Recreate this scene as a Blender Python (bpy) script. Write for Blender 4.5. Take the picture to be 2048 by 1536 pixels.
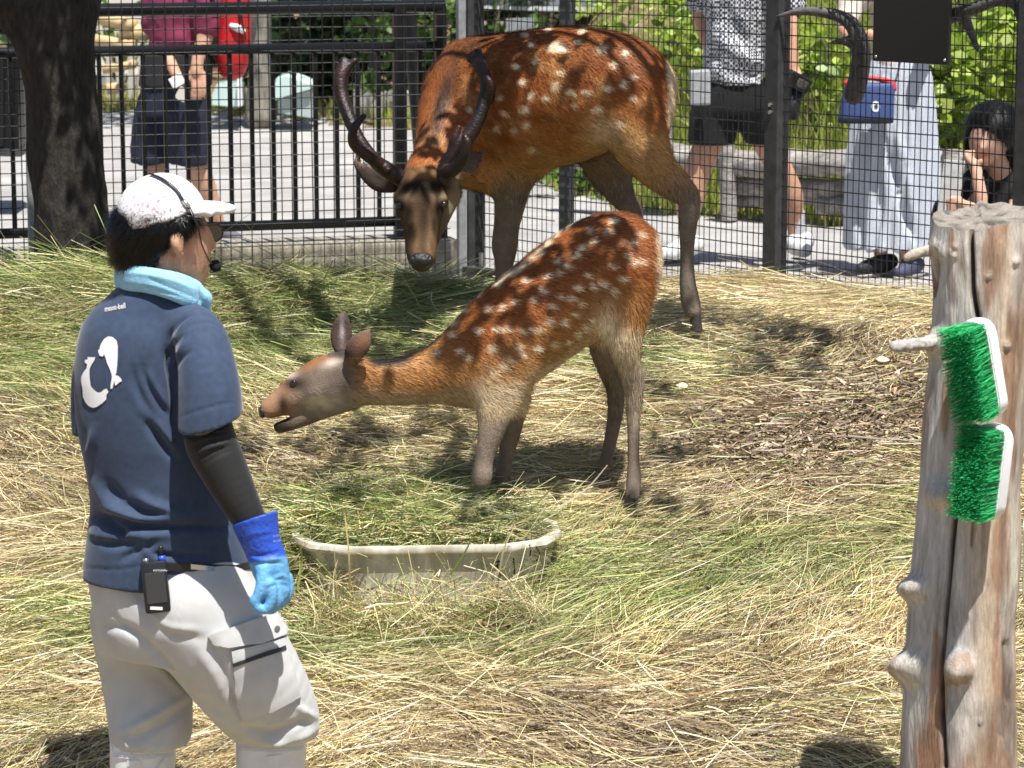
import bpy, bmesh, math, random
import numpy as np
from mathutils import Vector, Matrix
from mathutils.bvhtree import BVHTree
from mathutils.geometry import delaunay_2d_cdt

for _o in list(bpy.data.objects):
    bpy.data.objects.remove(_o)
scene = bpy.context.scene
COL = scene.collection
rng = np.random.default_rng(7)
random.seed(7)

# ------------------------------------------------------------------ camera
FPX, CX, CY = 5700.0, 1024.0, 768.0          # focal length in pixels of a 2048 x 1536 picture
CAMZ = 1.87
PITCH = math.atan(1018.0 / FPX)
cam_d = bpy.data.cameras.new('camera'); cam = bpy.data.objects.new('camera', cam_d)
COL.objects.link(cam)
cam.location = (0, 0, CAMZ)
cam.rotation_euler = (math.pi / 2 - PITCH, 0, 0)
cam_d.sensor_width = 36.0
cam_d.lens = 36.0 * FPX / 2048.0
cam_d.clip_end = 500
cam_d.dof.use_dof = True
cam_d.dof.focus_distance = 8.6
cam_d.dof.aperture_fstop = 9.0
scene.camera = cam
# ------------------------------------------------------------------ world, sun, exposure
SUN_EL, SUN_AZ = math.radians(69), math.radians(-66)     # azimuth from +X, counter-clockwise
sdir = Vector((math.cos(SUN_EL) * math.cos(SUN_AZ), math.cos(SUN_EL) * math.sin(SUN_AZ), math.sin(SUN_EL)))
world = bpy.data.worlds.new('World'); scene.world = world; world.use_nodes = True
wn = world.node_tree.nodes; wl = world.node_tree.links
bg = wn['Background']; bg.inputs['Strength'].default_value = 0.07
sky = wn.new('ShaderNodeTexSky'); sky.sky_type = 'NISHITA'; sky.sun_disc = False
sky.sun_elevation = SUN_EL; sky.sun_rotation = math.pi / 2 - SUN_AZ
wl.new(sky.outputs['Color'], bg.inputs['Color'])
sun_d = bpy.data.lights.new('sun', 'SUN'); sun_d.energy = 5.0; sun_d.angle = math.radians(0.53)
sun_d.color = (1.0, 0.975, 0.93)
sun = bpy.data.objects.new('sun', sun_d); COL.objects.link(sun)
sun.rotation_euler = sdir.to_track_quat('Z', 'Y').to_euler()
sun.location = sdir * 30
scene.view_settings.view_transform = 'Standard'
scene.view_settings.look = 'None'
scene.view_settings.exposure = 0.68
scene.view_settings.gamma = 1.0

# ------------------------------------------------------------------ picture geometry helpers
_c, _s = math.cos(PITCH), math.sin(PITCH)
def W(x, y, Y):
    """world point on the plane at distance Y that appears at pixel (x, y)"""
    a = (x - CX) / FPX; b = (CY - y) / FPX
    dy = _c + b * _s; dz = -_s + b * _c
    t = Y / dy
    return np.array([a * t, Y, CAMZ + dz * t])
def mpp(y, Y):
    b = (CY - y) / FPX
    return Y / (_c + b * _s) / FPX
def px(P):
    """pixels of world points"""
    P = np.asarray(P, float); q = P - np.array([0, 0, CAMZ])
    d = q[..., 1] * _c - q[..., 2] * _s
    u = q[..., 1] * _s + q[..., 2] * _c
    return np.stack([CX + FPX * q[..., 0] / d, CY - FPX * u / d], -1)
def yz(y, Y):
    return W(CX, y, Y)[2]

# ------------------------------------------------------------------ materials
MATS = {}
def mat(name, col, rough=0.7, var=0.0, vscale=8.0, bump=0.0, bscale=60.0, attr=None, metal=0.0,
        spec=0.4, trans=0.0, col2=None, stretch=(1, 1, 1), sheen=0.0, detail=4.0, alpha=1.0, coat=0.0):
    if name in MATS: return MATS[name]
    m = bpy.data.materials.new(name); m.use_nodes = True
    n = m.node_tree.nodes; l = m.node_tree.links
    b = n['Principled BSDF']
    b.inputs['Roughness'].default_value = rough; b.inputs['Metallic'].default_value = metal
    b.inputs['Specular IOR Level'].default_value = spec
    if sheen: b.inputs['Sheen Weight'].default_value = sheen; b.inputs['Sheen Roughness'].default_value = .4
    if coat: b.inputs['Coat Weight'].default_value = coat
    b.inputs['Base Color'].default_value = (*col, 1)
    src = None
    tc = n.new('ShaderNodeTexCoord'); mp = n.new('ShaderNodeMapping')
    mp.inputs['Scale'].default_value = stretch
    l.new(tc.outputs['Object'], mp.inputs['Vector'])
    if attr:
        a = n.new('ShaderNodeAttribute'); a.attribute_name = attr; src = a.outputs['Color']
    if var > 0 or col2:
        nz = n.new('ShaderNodeTexNoise'); nz.inputs['Scale'].default_value = vscale
        nz.inputs['Detail'].default_value = detail; nz.inputs['Roughness'].default_value = .62
        l.new(mp.outputs[0], nz.inputs['Vector'])
        if col2:
            r = n.new('ShaderNodeValToRGB')
            r.color_ramp.elements[0].position = .36; r.color_ramp.elements[1].position = .64
            r.color_ramp.elements[0].color = (*col, 1); r.color_ramp.elements[1].color = (*col2, 1)
            l.new(nz.outputs['Fac'], r.inputs[0]); src = r.outputs[0]
        if var > 0:
            mr = n.new('ShaderNodeMapRange'); mr.inputs[3].default_value = 1 - var; mr.inputs[4].default_value = 1 + var
            mr.inputs[1].default_value = .3; mr.inputs[2].default_value = .7
            nz2 = n.new('ShaderNodeTexNoise'); nz2.inputs['Scale'].default_value = vscale * 2.3
            nz2.inputs['Detail'].default_value = detail
            l.new(mp.outputs[0], nz2.inputs['Vector']); l.new(nz2.outputs['Fac'], mr.inputs[0])
            mx = n.new('ShaderNodeVectorMath'); mx.operation = 'SCALE'
            if src: l.new(src, mx.inputs[0])
            else: mx.inputs[0].default_value = col
            l.new(mr.outputs[0], mx.inputs['Scale']); src = mx.outputs[0]
    if src: l.new(src, b.inputs['Base Color'])
    if bump > 0:
        nb = n.new('ShaderNodeTexNoise'); nb.inputs['Scale'].default_value = bscale; nb.inputs['Detail'].default_value = 5
        l.new(mp.outputs[0], nb.inputs['Vector'])
        bp = n.new('ShaderNodeBump'); bp.inputs['Strength'].default_value = bump; bp.inputs['Distance'].default_value = .01
        l.new(nb.outputs['Fac'], bp.inputs['Height']); l.new(bp.outputs[0], b.inputs['Normal'])
    if trans > 0:
        out = n['Material Output']; tr = n.new('ShaderNodeBsdfTranslucent'); ms = n.new('ShaderNodeMixShader')
        ms.inputs[0].default_value = trans
        if src: l.new(src, tr.inputs['Color'])
        else: tr.inputs['Color'].default_value = (*col, 1)
        l.new(b.outputs[0], ms.inputs[1]); l.new(tr.outputs[0], ms.inputs[2]); l.new(ms.outputs[0], out.inputs['Surface'])
    MATS[name] = m
    return m

# ------------------------------------------------------------------ objects
def _off(o):
    v = np.zeros(3)
    while o is not None:
        v = v + np.array(o.location); o = o.parent
    return v
def make_mesh(name, V, F, smooth=True):
    V = np.asarray(V, np.float32).reshape(-1, 3)
    me = bpy.data.meshes.new(name)
    if isinstance(F, np.ndarray) and F.ndim == 2:
        nf, k = F.shape
        me.vertices.add(len(V)); me.vertices.foreach_set('co', V.ravel())
        me.loops.add(nf * k); me.loops.foreach_set('vertex_index', F.astype(np.int32).ravel())
        me.polygons.add(nf)
        me.polygons.foreach_set('loop_start', np.arange(0, nf * k, k, dtype=np.int32))
        me.polygons.foreach_set('loop_total', np.full(nf, k, np.int32))
        me.update(calc_edges=True)
    else:
        me.from_pydata([tuple(map(float, v)) for v in V], [], [tuple(map(int, f)) for f in F]); me.update()
    if smooth and len(me.polygons):
        me.polygons.foreach_set('use_smooth', np.ones(len(me.polygons), bool))
    return me
def obj(name, V, F, m, parent=None, smooth=True, base=None, colors=None, label=None, cat=None, group=None, kind=None):
    """one mesh object from world-space vertices"""
    V = np.asarray(V, float).reshape(-1, 3)
    if parent is not None: o0 = _off(parent); loc = np.zeros(3)
    else:
        if base is None:
            mn, mx = V.min(0), V.max(0); base = np.array([(mn[0] + mx[0]) / 2, (mn[1] + mx[1]) / 2, mn[2]])
        o0 = np.asarray(base, float); loc = o0
    me = make_mesh(name, V - o0, F, smooth)
    o = bpy.data.objects.new(name, me); COL.objects.link(o)
    o.location = loc
    if parent is not None: o.parent = parent
    if m is not None: me.materials.append(m)
    if colors is not None:
        ca = me.color_attributes.new('col', 'FLOAT_COLOR', 'POINT')
        c4 = np.ones((len(V), 4), np.float32); c4[:, :3] = colors
        ca.data.foreach_set('color', c4.ravel())
    tag(o, label, cat, group, kind)
    return o
def tag(o, label=None, cat=None, group=None, kind=None):
    if label: o['label'] = label
    if cat: o['category'] = cat
    if group: o['group'] = group
    if kind: o['kind'] = kind
    return o
def thing(name, label, cat, loc, group=None):
    o = bpy.data.objects.new(name, None); COL.objects.link(o)
    o.location = tuple(float(v) for v in loc); o.empty_display_size = .1
    return tag(o, label, cat, group)
def share(src, name, parent, loc, rotz=0.0, scale=(1, 1, 1), rot=None):
    o = bpy.data.objects.new(name, src.data); COL.objects.link(o); o.parent = parent
    o.location = tuple(loc); o.rotation_euler = rot if rot is not None else (0, 0, rotz); o.scale = scale
    return o

# ------------------------------------------------------------------ mesh pieces (lists of verts/faces)
class MB:
    def __init__(s): s.v = []; s.f = []; s.n = 0
    def add(s, V, F):
        V = np.asarray(V, float).reshape(-1, 3)
        s.v.append(V); s.f.extend([tuple(int(i) + s.n for i in f) for f in F]); s.n += len(V); return s
    def box(s, c, size, R=None, bevel=0.0):
        bm = bmesh.new(); bmesh.ops.create_cube(bm, size=1.0)
        bmesh.ops.scale(bm, vec=size, verts=bm.verts)
        if bevel: bmesh.ops.bevel(bm, geom=list(bm.edges), offset=bevel, segments=2, affect='EDGES', profile=.5)
        V = np.array([v.co[:] for v in bm.verts]); bm.verts.index_update()
        F = [[v.index for v in f.verts] for f in bm.faces]; bm.free()
        if R is not None: V = V @ np.asarray(R).T
        return s.add(V + np.asarray(c), F)
    def tube(s, pts, rad, n=8, cap=True, flat=None):
        P = np.asarray(pts, float); m = len(P); rad = np.broadcast_to(np.asarray(rad, float), (m,))
        T = np.gradient(P, axis=0); T /= np.linalg.norm(T, axis=1)[:, None] + 1e-12
        ref = np.array([0, 0, 1.0]) if abs(T[0][2]) < .9 else np.array([1.0, 0, 0])
        V = []; u = np.cross(T[0], ref); u /= np.linalg.norm(u)
        for i in range(m):
            u = u - T[i] * (u @ T[i]); u /= np.linalg.norm(u) + 1e-12
            w = np.cross(T[i], u)
            for k in range(n):
                a = 2 * math.pi * k / n
                V.append(P[i] + rad[i] * (math.cos(a) * u + math.sin(a) * w * (flat or 1)))
        F = []
        for i in range(m - 1):
            for k in range(n):
                k2 = (k + 1) % n
                F.append((i * n + k, i * n + k2, (i + 1) * n + k2, (i + 1) * n + k))
        if cap:
            F.append(tuple(range(n - 1, -1, -1))); F.append(tuple((m - 1) * n + k for k in range(n)))
        return s.add(V, F)
    def obj(s, name, m, parent=None, smooth=False, **kw):
        return obj(name, np.concatenate(s.v), s.f, m, parent, smooth, **kw)
def Rz(a): c, s_ = math.cos(a), math.sin(a); return np.array([[c, -s_, 0], [s_, c, 0], [0, 0, 1.0]])
def Rx(a): c, s_ = math.cos(a), math.sin(a); return np.array([[1.0, 0, 0], [0, c, -s_], [0, s_, c]])
def Ry(a): c, s_ = math.cos(a), math.sin(a); return np.array([[c, 0, s_], [0, 1.0, 0], [-s_, 0, c]])
def smooth_by_angle(o, deg=35):
    me = o.data; me.polygons.foreach_set('use_smooth', np.ones(len(me.polygons), bool))
    bm = bmesh.new(); bm.from_mesh(me)
    for e in bm.edges:
        if len(e.link_faces) == 2 and e.calc_face_angle(0) > math.radians(deg): e.smooth = False
    bm.to_mesh(me); bm.free(); return o
def catmull(N, sub=4):
    N = np.asarray(N, float); m = len(N)
    if m < 3:
        t = np.linspace(0, 1, sub + 1)[:, None]; return N[0] * (1 - t) + N[1] * t
    P = np.vstack([2 * N[0] - N[1], N, 2 * N[-1] - N[-2]]); out = []
    for i in range(1, m):
        p0, p1, p2, p3 = P[i - 1], P[i], P[i + 1], P[i + 2]
        for t in np.arange(sub) / sub:
            out.append(.5 * (2 * p1 + (p2 - p0) * t + (2 * p0 - 5 * p1 + 4 * p2 - p3) * t * t + (3 * p1 - p0 - 3 * p2 + p3) * t ** 3))
    out.append(N[-1]); return np.array(out)
# numpy value noise
_perm = np.random.default_rng(3).random((64, 64, 64)).astype(np.float32)
def noise3(P, scale=1.0, octaves=3):
    P = np.asarray(P, float) * scale; tot = 0; amp = 1; s = 0
    for o in range(octaves):
        i = np.floor(P).astype(int); f = P - i; f = f * f * (3 - 2 * f); r = 0
        for dx in (0, 1):
            for dy in (0, 1):
                for dz in (0, 1):
                    w = (f[..., 0] if dx else 1 - f[..., 0]) * (f[..., 1] if dy else 1 - f[..., 1]) * (f[..., 2] if dz else 1 - f[..., 2])
                    r = r + w * _perm[(i[..., 0] + dx) & 63, (i[..., 1] + dy) & 63, (i[..., 2] + dz) & 63]
        tot = tot + amp * r; s += amp; amp *= .5; P = P * 2.03 + 17.3
    return tot / s
def sstep(a, b, x):
    t = np.clip((x - a) / (b - a + 1e-12), 0, 1); return t * t * (3 - 2 * t)

# ------------------------------------------------------------------ implicit surfaces
class Field:
    """smooth union of tapered limbs, sampled on a grid and meshed as one closed surface"""
    def __init__(s, lo, hi, h):
        s.lo = np.asarray(lo, float); s.h = h
        s.n = np.ceil((np.asarray(hi, float) - s.lo) / h).astype(int) + 1
        s.ax = [s.lo[i] + h * np.arange(s.n[i]) for i in range(3)]
        s.F = np.full(s.n, 0.5, np.float32)
    def _sl(s, lo, hi):
        a = np.clip(np.floor((lo - s.lo) / s.h).astype(int), 0, s.n); b = np.clip(np.ceil((hi - s.lo) / s.h).astype(int) + 1, 0, s.n)
        sl = tuple(slice(int(a[i]), int(b[i])) for i in range(3))
        X = s.ax[0][sl[0]][:, None, None]; Y = s.ax[1][sl[1]][None, :, None]; Z = s.ax[2][sl[2]][None, None, :]
        return sl, X, Y, Z
    def _mix(s, sl, D, k, op='add'):
        A = s.F[sl]
        if A.size == 0: return
        if op == 'add':
            hh = np.maximum(k - np.abs(A - D), 0) / max(k, 1e-6); s.F[sl] = np.minimum(A, D) - hh * hh * k * .25
        elif op == 'sub':
            D = -D; hh = np.maximum(k - np.abs(A - D), 0) / max(k, 1e-6); s.F[sl] = np.maximum(A, D) + hh * hh * k * .25
        elif op == 'and':
            s.F[sl] = np.maximum(A, D)
    def chain(s, P, r, q=1.0, k=.02, op='add', depth=(0, 1, 0), sub=4):
        P = np.asarray(P, float); m = len(P)
        r = np.broadcast_to(np.asarray(r, float), (m,)); q = np.broadcast_to(np.asarray(q, float), (m,))
        N = catmull(np.column_stack([P, r, q]), sub) if m > 1 else np.array([[*P[0], r[0], q[0]]] * 2)
        mr = (N[:, 3] * np.maximum(1, N[:, 4])).max() + k + 3 * s.h
        sl, X, Y, Z = s._sl(N[:, :3].min(0) - mr, N[:, :3].max(0) + mr)
        sh = s.F[sl].shape
        if 0 in sh: return
        D = np.full(sh, 0.5, np.float32); dep = np.asarray(depth, float)
        for i in range(len(N) - 1):
            A, B = N[i, :3], N[i + 1, :3]; ab = B - A; L2 = ab @ ab + 1e-12
            m2 = max(N[i, 3], N[i + 1, 3]) * max(1, N[i, 4], N[i + 1, 4]) + k + 3 * s.h
            s2, x, y, z = s._sl(np.minimum(A, B) - m2, np.maximum(A, B) + m2)
            rel = tuple(slice(s2[j].start - sl[j].start, s2[j].stop - sl[j].start) for j in range(3))
            if D[rel].size == 0: continue
            px_, py_, pz_ = x - A[0], y - A[1], z - A[2]
            t = np.clip((px_ * ab[0] + py_ * ab[1] + pz_ * ab[2]) / L2, 0, 1)
            ex = px_ - t * ab[0]; ey = py_ - t * ab[1]; ez = pz_ - t * ab[2]
            rr = N[i, 3] + t * (N[i + 1, 3] - N[i, 3]); qq = N[i, 4] + t * (N[i + 1, 4] - N[i, 4])
            d = ab / math.sqrt(L2); w = dep - d * (dep @ d); nw = np.linalg.norm(w)
            if nw > .05:
                w /= nw; ew = ex * w[0] + ey * w[1] + ez * w[2]
                dd = np.sqrt(np.maximum(ex * ex + ey * ey + ez * ez + ew * ew * (1 / qq ** 2 - 1), 0)) - rr
                dd = dd * np.minimum(1, qq)
            else:
                dd = np.sqrt(ex * ex + ey * ey + ez * ez) - rr
            D[rel] = np.minimum(D[rel], dd)
        s._mix(sl, D, k, op)
    def ell(s, c, rad, R=None, k=.02, op='add'):
        c = np.asarray(c, float); rad = np.asarray(rad, float); m = rad.max() + k + 3 * s.h
        sl, X, Y, Z = s._sl(c - m, c + m)
        if s.F[sl].size == 0: return
        x, y, z = X - c[0], Y - c[1], Z - c[2]
        if R is not None:
            R = np.asarray(R)
            x, y, z = (x * R[0, 0] + y * R[1, 0] + z * R[2, 0], x * R[0, 1] + y * R[1, 1] + z * R[2, 1], x * R[0, 2] + y * R[1, 2] + z * R[2, 2])
        q = np.sqrt((x / rad[0]) ** 2 + (y / rad[1]) ** 2 + (z / rad[2]) ** 2)
        g = np.sqrt((x / rad[0] ** 2) ** 2 + (y / rad[1] ** 2) ** 2 + (z / rad[2] ** 2) ** 2) + 1e-6
        s._mix(sl, (q * (q - 1) / g).astype(np.float32), k, op)
    def loft(s, rows, k=.02, op='add', yaw=0.0, p=2.0, cap=True):
        """rows: (z, cx, cy, rx, ry) stacked slices; horizontal superellipse cross-section"""
        rows = np.asarray(rows, float); rows = rows[np.argsort(rows[:, 0])]
        N = catmull(rows, 4) if len(rows) > 2 else rows
        m = N[:, 3:5].max() + k + 3 * s.h
        lo = np.array([N[:, 1].min() - m, N[:, 2].min() - m, N[0, 0] - k - 3 * s.h]); hi = np.array([N[:, 1].max() + m, N[:, 2].max() + m, N[-1, 0] + k + 3 * s.h])
        sl, X, Y, Z = s._sl(lo, hi)
        if s.F[sl].size == 0: return
        zz = Z[0, 0]
        cx, cy, rx, ry = [np.interp(zz, N[:, 0], N[:, j])[None, None, :] for j in (1, 2, 3, 4)]
        dx, dy = X - cx, Y - cy; c_, s_ = math.cos(yaw), math.sin(yaw)
        u = (dx * c_ + dy * s_) / rx; v = (-dx * s_ + dy * c_) / ry
        q = (np.abs(u) ** p + np.abs(v) ** p) ** (1 / p)
        d = (q - 1) * np.minimum(rx, ry)
        if cap: d = np.maximum(d, np.maximum(N[0, 0] - Z, Z - N[-1, 0]))
        s._mix(sl, d.astype(np.float32), k, op)
    def cut(s, point, normal):
        """keep the side the normal points away from"""
        n = np.asarray(normal, float); n = n / np.linalg.norm(n); p = np.asarray(point, float)
        D = ((s.ax[0][:, None, None] - p[0]) * n[0] + (s.ax[1][None, :, None] - p[1]) * n[1] + (s.ax[2][None, None, :] - p[2]) * n[2])
        s.F = np.maximum(s.F, D.astype(np.float32))
    def mesh(s, smooth=1):
        F = s.F; F[0] = F[-1] = .5; F[:, 0] = F[:, -1] = .5; F[:, :, 0] = F[:, :, -1] = .5
        S = F < 0
        c = np.zeros(np.array(F.shape) - 1, np.int8)
        for dx in (0, 1):
            for dy in (0, 1):
                for dz in (0, 1):
                    c += S[dx:F.shape[0] - 1 + dx, dy:F.shape[1] - 1 + dy, dz:F.shape[2] - 1 + dz]
        I = np.argwhere((c > 0) & (c < 8))
        idx = np.full(c.shape, -1, np.int32); idx[I[:, 0], I[:, 1], I[:, 2]] = np.arange(len(I))
        val = {}
        for dx in (0, 1):
            for dy in (0, 1):
                for dz in (0, 1): val[dx, dy, dz] = F[I[:, 0] + dx, I[:, 1] + dy, I[:, 2] + dz]
        acc = np.zeros((len(I), 3)); cnt = np.zeros(len(I))
        for a in val:
            for ax in range(3):
                if a[ax] == 0:
                    b = list(a); b[ax] = 1; b = tuple(b)
                    fa, fb = val[a], val[b]; m = (fa < 0) != (fb < 0)
                    t = np.where(m, fa / np.where(m, fa - fb, 1), 0)
                    p = np.tile(np.array(a, float), (len(I), 1)); p[:, ax] += t
                    acc[m] += p[m]; cnt[m] += 1
        V = s.lo + s.h * (I + acc / cnt[:, None])
        Q = []
        for ax in range(3):
            u, v = (ax + 1) % 3, (ax + 2) % 3
            a = [slice(None)] * 3; b = [slice(None)] * 3; a[ax] = slice(0, -1); b[ax] = slice(1, None)
            sa, sb = S[tuple(a)], S[tuple(b)]
            E = np.argwhere(sa != sb)
            E = E[(E[:, u] > 0) & (E[:, v] > 0)]
            fl = sa[E[:, 0], E[:, 1], E[:, 2]]
            def cell(du, dv):
                e = E.copy(); e[:, u] += du; e[:, v] += dv; return idx[e[:, 0], e[:, 1], e[:, 2]]
            q = np.column_stack([cell(-1, -1), cell(0, -1), cell(0, 0), cell(-1, 0)])
            q[~fl] = q[~fl][:, ::-1]; Q.append(q)
        Q = np.concatenate(Q); Q = Q[(Q >= 0).all(1)]
        return relax(V, Q, smooth), Q
def relax(V, Q, it=1, lam=.5):
    if it <= 0: return V
    e = np.concatenate([Q[:, [0, 1]], Q[:, [1, 2]], Q[:, [2, 3]], Q[:, [3, 0]]]); e = np.concatenate([e, e[:, ::-1]])
    cnt = np.maximum(np.bincount(e[:, 0], minlength=len(V)), 1)
    for i in range(it):
        for l in (lam, -lam * .92):
            a = np.stack([np.bincount(e[:, 0], V[e[:, 1], j], len(V)) for j in range(3)], 1) / cnt[:, None]
            V = V + l * (a - V)
    return V
def normals(V, Q):
    if Q.shape[1] == 4: n = np.cross(V[Q[:, 2]] - V[Q[:, 0]], V[Q[:, 3]] - V[Q[:, 1]])
    else: n = np.cross(V[Q[:, 1]] - V[Q[:, 0]], V[Q[:, 2]] - V[Q[:, 0]])
    N = np.zeros_like(V)
    for k in range(Q.shape[1]):
        for j in range(3): N[:, j] += np.bincount(Q[:, k], n[:, j], len(V))
    return N / (np.linalg.norm(N, axis=1)[:, None] + 1e-12)
def limb(rows, Y=None, dY=0.0):
    """rows of (px, py, r_px[, q[, Y]]) or (px,py,Y,r) -> world points, radii"""
    P = []; r = []
    for row in rows:
        if Y is None: x, y, yy, rr = row[:4]
        else: x, y, rr = row[:3]; yy = Y
        P.append(W(x, y, yy + dY)); r.append(rr * mpp(y, yy))
    return np.array(P), np.array(r)
def polydist(P, L, par=False):
    """distance of 2-D points to a polyline, and the nearest parameter"""
    P = np.asarray(P); best = np.full(len(P), 1e9); pt = np.zeros(len(P))
    L = np.asarray(L, float); n = len(L) - 1
    for i, (a, b) in enumerate(zip(L[:-1], L[1:])):
        ab = b - a; t = np.clip(((P - a) @ ab) / (ab @ ab + 1e-9), 0, 1)
        d = np.linalg.norm(P - a - t[:, None] * ab, axis=1); pt = np.where(d < best, (i + t) / n, pt); best = np.minimum(best, d)
    return (best, pt) if par else best
def folds(V, Q, lines):
    """raise or sink cloth along picture polylines on the side that faces the camera"""
    N = normals(V, Q); p = px(V)
    view = V - np.array([0, 0, CAMZ]); view /= np.linalg.norm(view, axis=1)[:, None]
    f = np.clip(-(N * view).sum(1) * 1.6, 0, 1); d = np.zeros(len(V))
    for L, amp, w in lines:
        L = np.asarray(L, float)
        if len(L) > 2: L = catmull(L, 5)
        lo = L.min(0) - 3 * w; hi = L.max(0) + 3 * w
        m = ((p > lo) & (p < hi)).all(1)
        if not m.any(): continue
        ds, t = polydist(p[m], L, True)
        d[m] += amp * np.exp(-(ds / w) ** 2) * np.sqrt(np.clip(np.sin(math.pi * np.clip(t, .02, .98)), 0, 1))
    return V + N * (d * f)[:, None]
def fur(name, V, Q, C, parent, n, length, width, flow, m, lift=.25, mask=None, seed=1, jit=.25):
    """short hairs rooted in a body's skin, each a thin blade lying along the coat"""
    g = np.random.default_rng(seed); T = np.concatenate([Q[:, [0, 1, 2]], Q[:, [0, 2, 3]]])
    a = np.linalg.norm(np.cross(V[T[:, 1]] - V[T[:, 0]], V[T[:, 2]] - V[T[:, 0]]), axis=1)
    if mask is not None: a = a * mask[T].mean(1)
    k = g.choice(len(T), n, p=a / a.sum()); u, v = g.random(n), g.random(n)
    sw = u + v > 1; u[sw], v[sw] = 1 - u[sw], 1 - v[sw]; w = 1 - u - v
    tri = T[k]; mixv = lambda A: A[tri[:, 0]] * w[:, None] + A[tri[:, 1]] * u[:, None] + A[tri[:, 2]] * v[:, None]
    P = mixv(V); N = mixv(normals(V, Q)); N /= np.linalg.norm(N, axis=1)[:, None] + 1e-9; c = mixv(C)
    d = flow(P, N) + g.normal(0, jit, (n, 3)); d -= N * (d * N).sum(1)[:, None]; d /= np.linalg.norm(d, axis=1)[:, None] + 1e-9
    d = d + N * (lift * g.random(n) + .06)[:, None]
    L = length(P) if callable(length) else length
    L = L * (.6 + .7 * g.random(n)); side = np.cross(d, N); side /= np.linalg.norm(side, axis=1)[:, None] + 1e-9
    wv = side * (width * (.6 + .8 * g.random(n)))[:, None] * .5
    root = P - N * .0012
    VV = np.stack([root - wv, root + wv, root + d * L[:, None]], 1).reshape(-1, 3)
    FF = np.arange(3 * n).reshape(-1, 3)
    cc = np.repeat(np.clip(c * (.45 + 1.15 * g.random(n))[:, None], 0, 1), 3, 0)
    o = obj(name, VV, FF, m, parent, True, colors=cc)
    o.data.normals_split_custom_set_from_vertices(np.repeat(N, 3, 0).tolist())
    o['kind'] = 'stuff'
    return o
def bvh(V, F): return BVHTree.FromPolygons([tuple(v) for v in V], [tuple(map(int, f)) for f in F])
EYE = Vector((0, 0, CAMZ))
def on_surface(tree, x, y, off=.0015):
    d = Vector(W(x, y, 10.0)) - EYE; d.normalize()
    h = tree.ray_cast(EYE, d)
    if h[0] is None: return None
    n = h[1] if h[1].dot(d) < 0 else -h[1]
    return np.array(h[0] + n * off)
def patch(name, poly, tree, m, parent, step=4.0, off=.0015, fallback=None, **kw):
    """a thin print that follows a surface, outlined in picture coordinates"""
    poly = np.asarray(poly, float); lo, hi = poly.min(0), poly.max(0)
    pts = []
    for i in range(len(poly)):
        a, b = poly[i], poly[(i + 1) % len(poly)]; k = max(1, int(np.linalg.norm(b - a) / step))
        pts += [a + (b - a) * j / k for j in range(k)]
    nb = len(pts); E = [(i, (i + 1) % nb) for i in range(nb)]
    for gx in np.arange(lo[0] + step, hi[0], step):
        for gy in np.arange(lo[1] + step, hi[1], step): pts.append(np.array([gx, gy]))
    r = delaunay_2d_cdt([Vector(p) for p in pts], E, [list(range(nb))], 1, 1e-4)
    V = []; ok = []
    for v in r[0]:
        s = on_surface(tree, v[0], v[1], off); ok.append(s is not None); V.append(s if s is not None else np.zeros(3))
    F = [f for f in r[2] if all(ok[i] for i in f)]
    V = np.array(V)
    used = sorted({i for f in F for i in f}); mp = {u: i for i, u in enumerate(used)}
    return obj(name, V[used], [tuple(mp[i] for i in f) for f in F], m, parent, True, **kw)
# ================================================================== the ground
CORN = np.array([-.22, 12.8]); PHI_R = math.radians(45); PHI_L = math.radians(15)
DR = np.array([math.cos(PHI_R), -math.sin(PHI_R)]); NR = np.array([-math.sin(PHI_R), -math.cos(PHI_R)])
DL = np.array([-math.cos(PHI_L), -math.sin(PHI_L)]); NL = np.array([math.sin(PHI_L), -math.cos(PHI_L)])
EDGE = np.array([(7, 12.0), (3.5, 14.6), (1.88, 16.1), (.77, 17.0), (.2, 18.4), (-.3, 21), (-.7, 22.6), (-2, 23.8), (-4, 24.6), (-14, 26)])
PROF = np.array([(2, -1.7), (4.5, -1.05), (6.7, -.53), (7.6, -.3), (8.6, -.06), (9.4, .11), (10.1, .245), (10.6, .28), (11.2, .25), (11.8, .18), (12.4, .12), (13, .07)])
BUMPS = [(-1.15, 12.2, -.29, .95, 1.1), (-.85, 10.45, .015, .6, .3), (*W(100, 700, 10.7)[:2], .05, .4, .4), (*W(60, 860, 9.6)[:2], .05, .35, .4), (*W(850, 1200, 8.0)[:2], -.065, .5, .22), (*W(1500, 600, 11.3)[:2], .04, .25, .2),
         (*W(860, 1010, 8.75)[:2], .02, .35, .2)]
def edge_side(X, Y):
    """signed distance beyond the far edge of the path (positive on the verge)"""
    P = np.stack([np.ravel(X), np.ravel(Y)], 1); d = polydist(P, EDGE)
    ye = np.interp(-P[:, 0], -EDGE[:, 0], EDGE[:, 1])
    return (np.where(P[:, 1] > ye, d, -d)).reshape(np.shape(X))
def g_in(X, Y):
    z = np.interp(Y, PROF[:, 0], PROF[:, 1])
    for bx, by, a, sx, sy in BUMPS: z = z + a * np.exp(-((X - bx) / sx) ** 2 - ((Y - by) / sy) ** 2)
    P = np.stack([X, Y, np.zeros_like(X)], -1)
    return z + .035 * (noise3(P, 2.2, 3) - .5)
def g_out(X, Y):
    z = -.05 - .03 * np.clip(Y - 13.5, 0, 3.5) - 0 * X
    e = edge_side(X, Y); up = sstep(-.2, .9, X - .02 * (Y - 17))
    z = z + .05 * sstep(0, .4, e) + up * .55 * np.clip(e - .6, 0, 8)
    return z
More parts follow.
